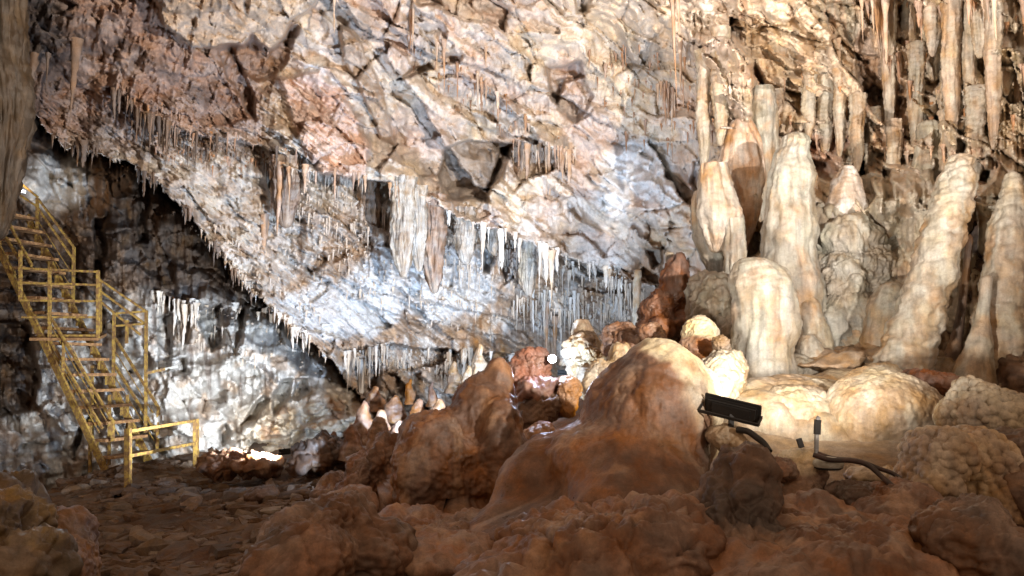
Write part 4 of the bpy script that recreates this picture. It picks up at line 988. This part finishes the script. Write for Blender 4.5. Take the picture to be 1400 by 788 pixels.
drips = [drip_mesh(900 + i) for i in range(8)]
drip_me = {}
for c in M_DRIP:
    for i, (v, f) in enumerate(drips):
        me = raw_mesh('stalactite', v, f); me.materials.append(M_DRIP[c]); drip_me[c, i] = me


def hang(px, py, length, width, colour, label, group=None, off=.12, d=None):
    py -= 7; length += 7
    a0 = float(wall_depth(px, py)); b0 = float(min(wall_depth(px, py + 9), wall_depth(px, py + 4)))
    dd = (min(a0 + .05, b0) - off * .25) if d is None else d
    o = link('stalactite', drip_me[colour, random.randrange(8)], None, None, label, 'stalactite', group)
    o.location = V(px, py, dd)
    s = dd / F
    o.scale = (width * s * .8, width * s * random.uniform(.7, 1.3), length * s)
    o.rotation_euler = (random.uniform(-.03, .03), random.uniform(-.03, .03), random.uniform(0, 6.28))
    return o


# single stalactites one can point to
for px, py, ln, w, c, lab, off in [
    (106, 60, 118, 9, 'brown', 'long brown stalactite hanging over the lit slab at upper left', .9), (46, 80, 78, 12, 'brown', 'dark pointed stalactite next to the left edge curtain', 1.4), (66, 80, 44, 6, 'brown', 'short thin brown stalactite between the two longer ones at upper left', 1.2),
    (562, 20, 62, 5, 'tan', 'thin brown stalactite left of the twin pair high in the middle', .5), (607, 62, 78, 8, 'tan', 'thick brown stalactite hanging from the middle fracture', .4), (598, 66, 40, 6, 'tan', 'shorter companion left of the thick brown stalactite', .4), (625, 92, 48, 5, 'tan', 'brown stalactite right of the thick one', .4), (653, 105, 55, 5, 'tan', 'slender stalactite below the middle fracture', .35),
    (566, -5, 96, 5, 'tan', 'needle stalactite from the top edge near the centre', .7), (458, -8, 60, 7, 'tan', 'brown stalactite from the top edge above the fin', .5), (664, 72, 24, 5, 'tan', 'short orange-brown stalactite by a small hole', .35),
    (918, -10, 170, 9, 'tan', 'very long ochre stalactite right of the top centre', .7), (926, -10, 70, 7, 'tan', 'shorter ochre stalactite beside the very long one', .6), (930, 60, 90, 7, 'tan', 'ochre stalactite in the shade right of the very long one', .4),
    (1322, -10, 50, 9, 'tan', 'small stalactite left of the ringed fat one', .6), (1176, -10, 75, 8, 'tan', 'small stalactite with a whitish drop at the upper right', .4), (372, 225, 75, 10, 'tan', 'brown stalactite at the edge of the tall dark slit', .4), (383, 230, 95, 12, 'tan', 'long tan stalactite right of the tall dark slit', .4), (362, 300, 68, 12, 'tan', 'brown stalactite below the tall dark slit', .4),
    (758, 440, 62, 10, 'tan', 'brownish stalactite directly above the shining lamp', .4), (752, 350, 70, 8, 'tan', 'thin tan stalactite on the white curtain above the lamp', .4), (748, 420, 72, 8, 'tan', 'slim stalactite left of the one above the lamp', .4), (766, 436, 60, 8, 'white', 'white stalactite right of the one above the lamp', .4), (494, 498, 52, 10, 'white', 'white stalactite in front of the dark hole', .6), (1034, 170, 70, 12, 'tan', 'stalactite behind the tip of the tallest stalagmite', .5), (1146, 60, 110, 7, 'tan', 'thin pale stalactite on the ochre wall', .2)]:
    hang(px, py, ln, w, c, lab, None, off)

# fringes whose stalactites nothing tells apart
fringes = [
    ([(372, 226), (440, 240), (520, 250), (560, 266)], 26, (12, 46), (4, 8), 'tan', 'small tan stalactite in the fringe along the left half of the main shelf'),
    ([(600, 290), (640, 308), (700, 326), (760, 350)], 30, (14, 60), (4, 9), 'white', 'pale stalactite in the fringe under the middle of the main shelf'),
    ([(760, 352), (820, 370), (878, 392)], 22, (8, 26), (3, 6), 'white', 'short white stalactite in the fringe at the right end of the main shelf'),
    ([(150, 122), (200, 164), (260, 186), (330, 194), (400, 218)], 34, (14, 60), (4, 8), 'brown', 'thin brown stalactite in the fringe on the upper left slab'),
    ([(60, 176), (150, 216), (210, 244), (255, 288), (330, 386)], 26, (10, 34), (4, 7), 'brown', 'dark stalactite along the lower edge of the slab'),
    ([(340, 392), (400, 446), (450, 492)], 16, (8, 24), (3, 6), 'white', 'small pale stalactite along the lower right edge of the slab'),
    ([(240, 418), (300, 416), (360, 430), (440, 470)], 28, (20, 64), (4, 9), 'white', 'white stalactite in the fringe on the grotto wall'),
    ([(200, 400), (236, 412)], 10, (12, 30), (3, 5), 'white', 'white icicle-like stalactite just right of the upper stairs'),
    ([(470, 486), (540, 478), (620, 484), (720, 494)], 34, (14, 52), (4, 9), 'white', 'white stalactite in the fringe at the foot of the far wall'),
    ([(695, 196), (740, 204), (785, 214)], 22, (20, 70), (4, 7), 'tan', 'tan stalactite in the curtain right of the big hollow'),
    ([(700, 396), (780, 408), (860, 410)], 24, (18, 60), (4, 7), 'white', 'white stalactite in the curtain above the shining lamp'),
    ([(820, 90), (840, 110), (905, 120), (935, 140)], 18, (20, 60), (4, 7), 'tan', 'brown stalactite on the ochre wall near the top right of centre'),
    ([(1185, -6), (1230, 10), (1300, 6), (1400, 6)], 22, (30, 120), (6, 13), 'tan', 'tan stalactite in the crowded fringe at the top right'),
    ([(1180, 205), (1240, 212), (1295, 205)], 14, (14, 46), (5, 8), 'tan', 'small stalactite above the flaring column'),
    ([(640, 100), (700, 150), (765, 210)], 14, (12, 40), (3, 6), 'tan', 'small brown stalactite along the middle fracture')]
for pts, n, (l0, l1), (w0, w1), c, lab in fringes:
    p = np.array(pts, float); sl = np.concatenate([[0], np.cumsum(np.linalg.norm(np.diff(p, axis=0), axis=1))])
    for i in range(n):
        t = (random.random() * sl[-1]) if random.random() < .4 or i == 0 else min(sl[-1], max(0, t + random.uniform(-9, 9)))
        x = np.interp(t, sl, p[:, 0]); y = np.interp(t, sl, p[:, 1]) + random.uniform(-4, 6)
        ln = l0 + (l1 - l0) * random.random() ** 2.6
        hang(x, y, ln, random.uniform(w0, w1) * (.7 + .5 * ln / l1), c, lab, lab.split(' in the ')[-1].split(' along ')[-1] if False else 'stalactites: ' + lab, random.uniform(.1, .35))


# innumerable straw stalactites over the whole wall: one mass
def straws(name, label, zones, mat, seed):
    r = np.random.default_rng(seed)
    vs, fs, b = [], [], 0
    for pts, n, (l0, l1), (w0, w1) in zones:
        p = np.array(pts, float)
        k = 0
        while k < n:
            x = r.uniform(p[:, 0].min(), p[:, 0].max()); y = r.uniform(p[:, 1].min(), p[:, 1].max())
            if poly_sd(np.array([x]), np.array([y]), pts)[0] > 0: continue
            k += 1
            d = float(wall_depth(x, y)) - r.uniform(-.02, .03); s = d / F
            v, f = drips[r.integers(8)]
            ln = l0 + (l1 - l0) * r.random() ** 2.2; w = r.uniform(w0, w1)
            vv = v.reshape(13, 9, 3)[::4, ::2].reshape(-1, 3) * np.array((w * s, w * s, ln * s)) + at(x, y, d)
            vs.append(vv); fs.append(grid_faces(4, 5, True)[:, ::-1] + b); b += len(vv)
    me = raw_mesh(name, np.concatenate(vs), np.concatenate(fs)); me.materials.append(mat)
    o = link(name, me, None, None, label, 'stalactites', None, 'stuff')
    return o


straws('straw_stalactites', 'mass of tiny tan straw stalactites covering the upper wall', [
    ([(150, 100), (260, 160), (420, 210), (420, 240), (200, 215)], 150, (8, 34), (1.6, 4)), ([(540, 40), (620, 80), (780, 190), (760, 230), (560, 90)], 60, (6, 26), (1.6, 4)), ([(800, 60), (960, 60), (980, 200), (840, 190)], 80, (8, 36), (1.6, 4)),
    ([(1040, 90), (1160, 100), (1290, 200), (1060, 200)], 30, (8, 32), (2, 5)), ([(1180, 0), (1400, 0), (1400, 160), (1240, 170)], 60, (16, 60), (3, 7))], M_DRIP['tan'], 1)
straws('straw_stalactites', 'dense fine fringe of pale straws under the main diagonal shelf', [([(372, 224), (520, 250), (640, 306), (760, 350), (880, 392), (880, 402), (760, 366), (640, 322), (520, 266), (372, 240)], 420, (8, 44), (1.5, 3.6)), ([(470, 478), (600, 476), (720, 490), (720, 500), (470, 494)], 120, (8, 40), (1.5, 3.6)), ([(700, 396), (860, 408), (860, 440), (700, 430)], 140, (10, 44), (1.5, 3.6))], M_DRIP['white'], 5)
straws('straw_stalactites', 'dense fine fringe of brown straws across the upper left slab', [([(150, 120), (260, 184), (400, 216), (400, 228), (260, 200), (150, 138)], 220, (8, 44), (1.5, 3.6)), ([(60, 172), (205, 240), (330, 384), (452, 492), (440, 488), (320, 384), (195, 244), (60, 182)], 200, (5, 22), (1.5, 3.4))], M_DRIP['brown'], 6)
straws('straw_stalactites', 'mass of tiny white straw stalactites covering the lower far wall', [
    ([(420, 290), (560, 345), (620, 390), (720, 445), (700, 470), (560, 430), (430, 385)], 260, (5, 20), (1.4, 3.4)), ([(280, 300), (400, 330), (440, 440), (330, 370)], 120, (5, 18), (1.4, 3.4)), ([(370, 235), (500, 262), (600, 300), (560, 330), (400, 290)], 200, (8, 34), (1.6, 4)), ([(600, 310), (760, 360), (880, 405), (880, 440), (600, 370)], 170, (8, 40), (1.6, 4)), ([(470, 480), (720, 490), (720, 510), (470, 505)], 90, (8, 34), (2, 4)),
    ([(240, 415), (330, 412), (450, 490), (430, 520), (240, 460)], 90, (8, 36), (2, 5)), ([(230, 265), (330, 390), (440, 480), (420, 460), (330, 370)], 110, (5, 16), (1.6, 4)), ([(690, 190), (790, 200), (790, 230), (700, 220)], 50, (8, 34), (1.6, 4))], M_DRIP['white'], 2)

# ------------------------------------------------------------------ rubble on the left of the floor
def stone_mesh(seed):
    r = np.random.default_rng(seed)
    n = r.integers(5, 8)
    th = np.sort(r.uniform(0, 2 * math.pi, n) * .35 + np.linspace(0, 2 * math.pi, n, endpoint=False) * .9)
    rad = r.uniform(.7, 1.1, n)
    ring = np.stack([np.cos(th) * rad, np.sin(th) * rad * .75], -1)
    top = np.c_[ring * .82, .35 + .12 * r.normal(size=n)]; mid = np.c_[ring, .1 + .08 * r.normal(size=n)]; bot = np.c_[ring * .85, np.full(n, -.35)]
    v = np.concatenate([bot, mid, top, [[0, 0, .42]]])
    tri = []
    for a in (0, n):
        for i in range(n):
            j = (i + 1) % n
            tri += [(a + i, a + j, a + n + j), (a + i, a + n + j, a + n + i)]
    tri += [(2 * n + i, 2 * n + (i + 1) % n, 3 * n) for i in range(n)]
    return v, np.array(tri)


stones = [stone_mesh(i) for i in range(14)]
stone_me = []
for v, f in stones:
    me = raw_mesh('stone', v, f, smooth=False); me.materials.append(M_STONE); stone_me.append(me)
rs = np.random.default_rng(11)
zone = [(30, 676), (110, 648), (240, 632), (300, 640), (470, 640), (430, 700), (370, 788), (350, 830), (60, 830), (110, 740), (50, 700)]
cand = []
while len(cand) < 2600:
    y = rs.uniform(5.5, 16.2); x = rs.uniform(-9.5, -2)
    z = float(floor_z(x, y))
    # where the eye meets it
    rel = np.array((x, y, z)) - CAM
    cz = rel[1] * math.cos(PITCH) + rel[2] * math.sin(PITCH); cyy = -rel[1] * math.sin(PITCH) + rel[2] * math.cos(PITCH)
    px = 700 + F * rel[0] / cz; py = 394 - F * cyy / cz
    if poly_sd(np.array([px]), np.array([py]), zone)[0] > 0: continue
    size = float(rs.choice([.06, .09, .13, .19, .27], p=[.3, .3, .22, .13, .05])) * rs.uniform(.8, 1.25)
    cand.append((size * F / y, x, y, z, size))
cand.sort(reverse=True)
for i, (_, x, y, z, size) in enumerate(cand[:290]):
    o = link('stone', stone_me[i % 14], None, cave_floor)
    o.location = (x, y, z + size * .12)
    o.rotation_euler = (rs.normal() * .16, rs.normal() * .16, rs.uniform(0, 6.28))
    o.scale = (size, size * rs.uniform(.7, 1), size * rs.uniform(.35, .7))
vs, fs, b = [], [], 0
for i, (_, x, y, z, size) in enumerate(cand[290:]):
    v, f = stones[i % 14]
    a = rs.uniform(0, 6.28); c_, s_ = math.cos(a), math.sin(a)
    vv = np.c_[v[:, 0] * c_ - v[:, 1] * s_, v[:, 0] * s_ + v[:, 1] * c_, v[:, 2] * .55] * size * .9 + (x, y, z + .02)
    vs.append(vv); fs.append(f + b); b += len(v)
me = raw_mesh('gravel', np.concatenate(vs), np.concatenate(fs), smooth=False); me.materials.append(M_STONE)
link('gravel', me, None, cave_floor, kind='stuff')


# ------------------------------------------------------------------ metal work
def bar_mesh(name, a, b, w, h=None, up=(0, 0, 1)):
    h = h or w
    a, b = Vector(a), Vector(b)
    z = (b - a).normalized(); u = Vector(up)
    if abs(z.dot(u)) > .95: u = Vector((0, 1, 0))
    x = z.cross(u).normalized(); y = x.cross(z).normalized()
    v = []
    for p in (a, b):
        for sx, sy in ((-1, -1), (1, -1), (1, 1), (-1, 1)):
            v.append(p + x * sx * w / 2 + y * sy * h / 2)
    f = np.array([(0, 1, 2, 3), (7, 6, 5, 4), (0, 4, 5, 1), (1, 5, 6, 2), (2, 6, 7, 3), (3, 7, 4, 0)])
    return np.array([list(q) for q in v]), f[:, ::-1]


def bar(name, a, b, w, parent, mat=None, h=None, origin=None, up=(0, 0, 1)):
    v, f = bar_mesh(name, a, b, w, h, up)
    off = np.array(origin if origin is not None else parent.location)
    me = raw_mesh(name, v - off, f, smooth=False)
    return link(name, me, mat or M_YELLOW, parent)


# staircase: treads run back into the cave, the flight climbs to the left
st = bpy.data.objects.new('metal_staircase', None); col.objects.link(st)
T0 = V(146, 626, 15.5)
st.location = (T0.x, T0.y, T0.z - .15)
st['label'] = 'steep yellow steel staircase with rusty open treads and pipe handrails, climbing to the left'
st['category'] = 'staircase'
run = Vector((-.95, .31, 0)) * .222; rise = Vector((0, 0, .317)); wid = Vector((.36, 1.12, 0))
NT = 17
back = run.normalized() * .13
for i in range(NT):
    q = T0 + run * i + rise * i
    # a tread plate with a folded nose, on two angle brackets
    a, b_ = q + wid * .03, q + wid * .97
    tr = bar('tread', a, b_, .27, st, M_TREAD, .06)
    for e in (.06, .94):
        p_ = q + wid * e
        bar('tread_bracket', p_ + Vector((0, 0, -.02)) + back * .8, p_ + Vector((0, 0, -.22)) + back * .8, .04, tr, M_YELLOW, .035, origin=st.location)
dirn = (run + rise)
for e, ex in ((0, -.55), (1, -.5)):
    a = T0 + wid * e + dirn * ex + Vector((0, 0, -.08)) + back; b_ = T0 + wid * e + dirn * (NT - .4) + Vector((0, 0, -.08)) + back
    bar('stringer', a, b_, .05, st, M_YELLOW, .14)


def sp(px, py, d):
    return V(px, py, d)


def poly_bar(name, pts, w, parent, mat=None):
    for a, b_ in zip(pts[:-1], pts[1:]):
        bar(name, sp(*a), sp(*b_), w, parent, mat)


N0, N1, N2 = 15.6, 16.0, 16.4      # near side of the stairs at foot, landing and top
R0, R1, R2 = 16.8, 17.2, 17.6      # far side
for pts in [  # handrails
    [(70, 435, N1), (154, 576, N0)], [(66, 462, N1), (140, 586, N0)],
    [(158, 463, R1), (217, 558, R0)], [(156, 498, R1), (213, 590, R0)],
    [(50, 282, R2), (100, 354, R2)], [(52, 272, R2), (101, 338, R2)], [(12, 257, R2), (50, 282, R2)], [(26, 249, R2), (52, 270, R2)],
    [(8, 298, N2), (44, 364, N1)], [(4, 319, N2), (27, 356, N1)],
    [(137, 383, R1), (200, 426, R1)], [(137, 398, R1), (197, 442, R1)], [(137, 412, R1), (192, 458, R1)]]:
    poly_bar('handrail', pts, .044, st)
for pts in [  # thin wires between the handrails
    [(72, 450, N1), (148, 580, N0)], [(70, 476, N1), (136, 592, N0)], [(157, 480, R1), (215, 574, R0)], [(155, 512, R1), (211, 603, R0)], [(48, 296, R2), (97, 372, R2)], [(46, 310, R2), (94, 388, R2)], [(2, 340, N2), (22, 376, N1)], [(96, 470, N1), (165, 600, R0)]]:
    poly_bar('rail_wire', pts, .016, st)
for pts in [  # guard rails of the landing
    [(28, 367, N1), (134, 372, N1)], [(28, 387, N1), (134, 390, N1)], [(28, 411, N1), (134, 412, N1)], [(30, 434, N1), (134, 434, N1)],
    [(156, 429, R1), (200, 426, R1)], [(156, 446, R1), (200, 443, R1)], [(68, 459, N1), (135, 459, N1)]]:
    poly_bar('guard_rail', pts, .042, st)
for pts in [  # posts
    [(28, 342, N1), (28, 412, N1)], [(68, 366, N1), (68, 496, N1)], [(134, 370, N1), (134, 462, N1)], [(101, 338, R2), (100, 412, R2)], [(51, 271, R2), (51, 324, R2)], [(137, 383, R1), (137, 462, R1)],
    [(156, 428, R1), (155, 532, R1)], [(200, 425, R1), (199, 592, R0)], [(217, 557, R0), (215, 616, R0)], [(154, 575, N0), (154, 604, N0)], [(87, 464, N1), (86, 512, N0)], [(174, 438, R1), (173, 470, R1)]]:
    poly_bar('post', pts, .055, st)
for pts in [  # supports that stand on the ground below
    [(123, 574, 16.0), (123, 646, 15.9)], [(150, 540, 16.6), (149, 636, 16.4)], [(126, 500, 17.0), (126, 600, 17)], [(174, 540, 17.0), (174, 626, 16.9)]]:
    poly_bar('support_leg', pts, .05, st)
# landing plate
la, lb, lc, ld = sp(40, 462, N1 - .05), sp(134, 462, N1 - .05), sp(146, 456, R1), sp(60, 456, R1)
lv = np.array([list(q) for q in (la, lb, lc, ld)]); lv = np.concatenate([lv, lv - np.array((0, 0, .06))]) - np.array(st.location)
link('landing', raw_mesh('landing', lv, np.array([(0, 1, 2, 3), (7, 6, 5, 4), (0, 4, 5, 1), (1, 5, 6, 2), (2, 6, 7, 3), (3, 7, 4, 0)]), smooth=False), M_TREAD, st)

rl = bpy.data.objects.new('metal_railing', None); col.objects.link(rl)
rl.location = sp(175, 672, 12.5)
rl['label'] = 'short yellow two-post railing in front of the staircase foot'; rl['category'] = 'railing'
bar('post', sp(175, 674, 12.5), sp(175, 586, 12.5), .085, rl)
bar('post', sp(268, 643, 15.3), sp(268, 573, 15.3), .085, rl)
bar('rail', sp(175, 590, 12.5), sp(268, 575, 15.3), .05, rl)
bar('rail', sp(175, 624, 12.5), sp(268, 606, 15.3), .05, rl)
pl = bpy.data.objects.new('metal_pole', None); col.objects.link(pl); pl.location = sp(198, 511, 17.0)
pl['label'] = 'short pale pole jutting from the staircase towards the grotto wall'; pl['category'] = 'pole'
bar('tube', sp(198, 511, 17.0), sp(226, 505, 17.1), .06, pl, M_YELLOW)
bar('tip', sp(226, 505, 17.1), sp(244, 501, 17.15), .05, pl, M_PALE)


# ------------------------------------------------------------------ lamps
def box_me(name, sx, sy, sz, off=(0, 0, 0), bevel=0.0):
    import bmesh
    bm = bmesh.new(); bmesh.ops.create_cube(bm, size=1)
    for v in bm.verts: v.co = Vector((v.co.x * sx + off[0], v.co.y * sy + off[1], v.co.z * sz + off[2]))
    if bevel: bmesh.ops.bevel(bm, geom=bm.edges[:], offset=bevel, segments=2, affect='EDGES')
    me = bpy.data.meshes.new(name); bm.to_mesh(me); bm.free(); return me


def floodlight(key, label, roll=0.0, given=None):
    pos, tgt, watts, colr, cone, blend, hw = LAMPS[key] if given is None else given
    p = V(*pos) if given is None else Vector(pos); tdir = (V(*tgt) - p).normalized()
    root = bpy.data.objects.new('floodlight', None); col.objects.link(root)
    root['label'] = label; root['category'] = 'floodlight'; root['group'] = 'floodlights of the show cave'
    q = tdir.to_track_quat('-Z', 'Y') @ Matrix.Rotation(roll, 3, 'Z').to_quaternion()
    root.matrix_world = Matrix.Translation(p) @ q.to_matrix().to_4x4()
    # body: shallow box with a wider rim, cooling fins behind, U bracket
    link('housing', box_me('housing', hw * 2, hw * .8, hw * .18, (0, 0, 0), hw * .08), M_BLACK, root)
    link('rim', box_me('rim', hw * 2.2, hw * .95, hw * .08, (0, 0, -hw * .13), hw * .03), M_BLACK, root)
    link('back_cover', box_me('back_cover', hw * 1.5, hw * .55, hw * .06, (0, 0, hw * .11), hw * .02), M_BLACK, root)
    for s in (-1, 1):
        link('bracket_arm', box_me('bracket_arm', hw * .06, hw * .12, hw * .56, (s * hw * 1.15, 0, hw * .22)), M_BLACK, root)
    link('bracket_bar', box_me('bracket_bar', hw * 2.36, hw * .12, hw * .06, (0, 0, hw * .5)), M_BLACK, root)
    link('lens', box_me('lens', hw * 1.8, hw * .8, hw * .03, (0, 0, -hw * .175)), plain_mat('lamp_glass_' + key, (.8, .8, .8), emit=(colr, 8)), root)
    ld_ = bpy.data.lights.new('beam', 'SPOT'); ld_.energy = watts; ld_.color = colr; ld_.spot_size = math.radians(cone); ld_.spot_blend = blend; ld_.shadow_soft_size = hw * .5
    lo = bpy.data.objects.new('beam', ld_); col.objects.link(lo); lo.parent = root; lo.location = (0, 0, -hw * .9)
    return root


floodlight('centre', 'hidden floodlight behind the hunched boulder lighting the far wall')
floodlight('middle', 'hidden floodlight behind the big mound beside the white lit rock')
floodlight('left', 'small black floodlight on the floor facing the white grotto wall')
fr = floodlight('right', 'black floodlight on a bracket aimed at the right stalagmites', roll=math.radians(-14))
floodlight('upper', 'floodlight at the head of the stairs facing the slab')
floodlight('slab', 'hidden floodlight behind the dark dome-shaped rock lighting the slab')
floodlight('nook', 'small warm lamp in the nook above the staircase')
for i, (pp, tt, ww, cc, cn) in enumerate(PATH_LAMPS):
    floodlight('path' + str(i), ('path floodlight left of the viewer', 'path floodlight right of the viewer')[i] + ' washing the upper wall', 0.0, (pp, tt, ww, cc, cn, 1.0, .14))
# post and foot that carry the visible floodlight
fo = fr.matrix_world.translation
bar('stand_post', (fo.x, fo.y, fo.z - .02), (fo.x - .01, fo.y, fo.z - .15), .03, fr, M_BLACK, origin=(0, 0, 0)).matrix_parent_inverse = fr.matrix_world.inverted()
bar('stand_foot', (fo.x - .09, fo.y - .02, fo.z - .155), (fo.x + .16, fo.y - .05, fo.z - .185), .09, fr, M_BLACK, .02, origin=(0, 0, 0)).matrix_parent_inverse = fr.matrix_world.inverted()

# the shining lamp that faces the camera
lp = V(755, 491, 8.0)
sl_ = bpy.data.objects.new('spotlight', None); col.objects.link(sl_)
sl_['label'] = 'small round spotlight shining straight at the camera from the rocks'; sl_['category'] = 'spotlight'
q = (Vector(CAM.tolist()) + Vector((0, 0, .4)) - lp).normalized().to_track_quat('-Z', 'Y')
sl_.matrix_world = Matrix.Translation(lp) @ q.to_matrix().to_4x4()


def disc_lathe(name, prof, n=28):
    th = np.linspace(0, 2 * math.pi, n, endpoint=False); pr = np.array(prof)
    v = np.stack([pr[:, 0][:, None] * np.cos(th), pr[:, 0][:, None] * np.sin(th), np.repeat(pr[:, 1][:, None], n, 1)], -1).reshape(-1, 3)
    return raw_mesh(name, v, grid_faces(len(pr), n, True))


link('housing', disc_lathe('housing', [(.001, .10), (.03, .10), (.036, .06), (.044, -.01), (.048, -.03), (.044, -.03), (.04, -.02)]), M_BLACK, sl_)
link('lens', disc_lathe('lens', [(.001, -.04), (.025, -.034), (.042, -.02)]), plain_mat('spot_glass', (.9, .9, .9), emit=((.80, .88, 1.0), 90)), sl_)
ldt = bpy.data.lights.new('beam', 'SPOT'); ldt.energy = 30; ldt.color = (.62, .72, 1.0); ldt.spot_size = math.radians(165); ldt.spot_blend = .6; ldt.shadow_soft_size = .06
lo = bpy.data.objects.new('beam', ldt); col.objects.link(lo); lo.parent = sl_; lo.location = (0, 0, -.12)


# ------------------------------------------------------------------ cable, stake and fitting on the right
def tube(name, pts, r, mat, parent=None, label=None, cat=None, n=10, sub=10):
    p = np.array(pts, float); t0 = np.arange(len(p)); t = np.linspace(0, len(p) - 1, (len(p) - 1) * sub + 1)
    m = np.gradient(p, axis=0); i = np.clip(np.floor(t).astype(int), 0, len(p) - 2); s = (t - i)[:, None]
    c = (2 * s**3 - 3 * s**2 + 1) * p[i] + (s**3 - 2 * s**2 + s) * m[i] + (-2 * s**3 + 3 * s**2) * p[i + 1] + (s**3 - s**2) * m[i + 1]
    tan = np.gradient(c, axis=0); tan /= np.linalg.norm(tan, axis=1)[:, None]
    u = np.cross(tan, (0, 0, 1.0)); u /= np.linalg.norm(u, axis=1)[:, None] + 1e-9; w = np.cross(u, tan)
    th = np.linspace(0, 2 * math.pi, n, endpoint=False)
    v = c[:, None] + r * (u[:, None] * np.cos(th)[None, :, None] + w[:, None] * np.sin(th)[None, :, None])
    o = np.array(c[0])
    ob = link(name, raw_mesh(name, v.reshape(-1, 3) - o, grid_faces(len(c), n, True)), mat, parent, label, cat)
    ob.location = o.tolist()
    return ob


tube('cable', [at(*q) for q in [(1112, 622, 4.95), (1135, 629, 4.9), (1165, 630, 4.85), (1188, 637, 4.8), (1210, 656, 4.7), (1232, 674, 4.6), (1255, 684, 4.55), (1275, 696, 4.5)]], .016, M_CABLE, None, 'front dark brown cable curving down to the floor', 'cable')
tube('cable', [at(*q) for q in [(1118, 620, 5.05), (1140, 627, 5.0), (1172, 630, 4.98), (1200, 640, 4.95), (1225, 650, 4.9), (1242, 668, 4.75), (1262, 688, 4.6)]], .014, M_CABLE, None, 'upper cable splitting from the front cable in a loop', 'cable')
tube('cable', [at(*q) for q in [(1008, 588, 5.0), (1022, 590, 4.95), (1034, 598, 4.9), (1044, 606, 4.85), (1052, 618, 4.8)]], .02, M_BLACK, None, 'short black cable running from the floodlight foot over the knob', 'cable')
sk = bpy.data.objects.new('steel_stake', None); col.objects.link(sk); sk.location = V(1117, 618, 5.1)
sk['label'] = 'upright steel stake with a dark clamp on the flowstone'; sk['category'] = 'stake'
bar('rod', V(1116, 620, 5.1), V(1117, 578, 5.1), .022, sk, M_STEEL)
bar('clamp', V(1117, 594, 5.1), V(1118, 574, 5.1), .034, sk, M_BLACK)
bar('hook', V(1117, 574, 5.1), V(1120, 570, 5.1), .02, sk, M_STEEL)
bt = bpy.data.objects.new('cable_fitting', None); col.objects.link(bt); bt.location = V(1132, 634, 5.0)
bt['label'] = 'pale oval fitting under the start of the cable'; bt['category'] = 'fitting'
link('cover', disc_lathe('cover', [(.001, .045), (.05, .04), (.085, .02), (.095, 0), (.085, -.02)]), M_PALE, bt)
link('gasket', disc_lathe('gasket', [(.07, -.018), (.088, -.024), (.07, -.035), (.001, -.035)]), M_BLACK, bt)
bar('stub', V(1096, 612, 5.15), V(1092, 600, 5.15), .03, sk, M_BLACK)
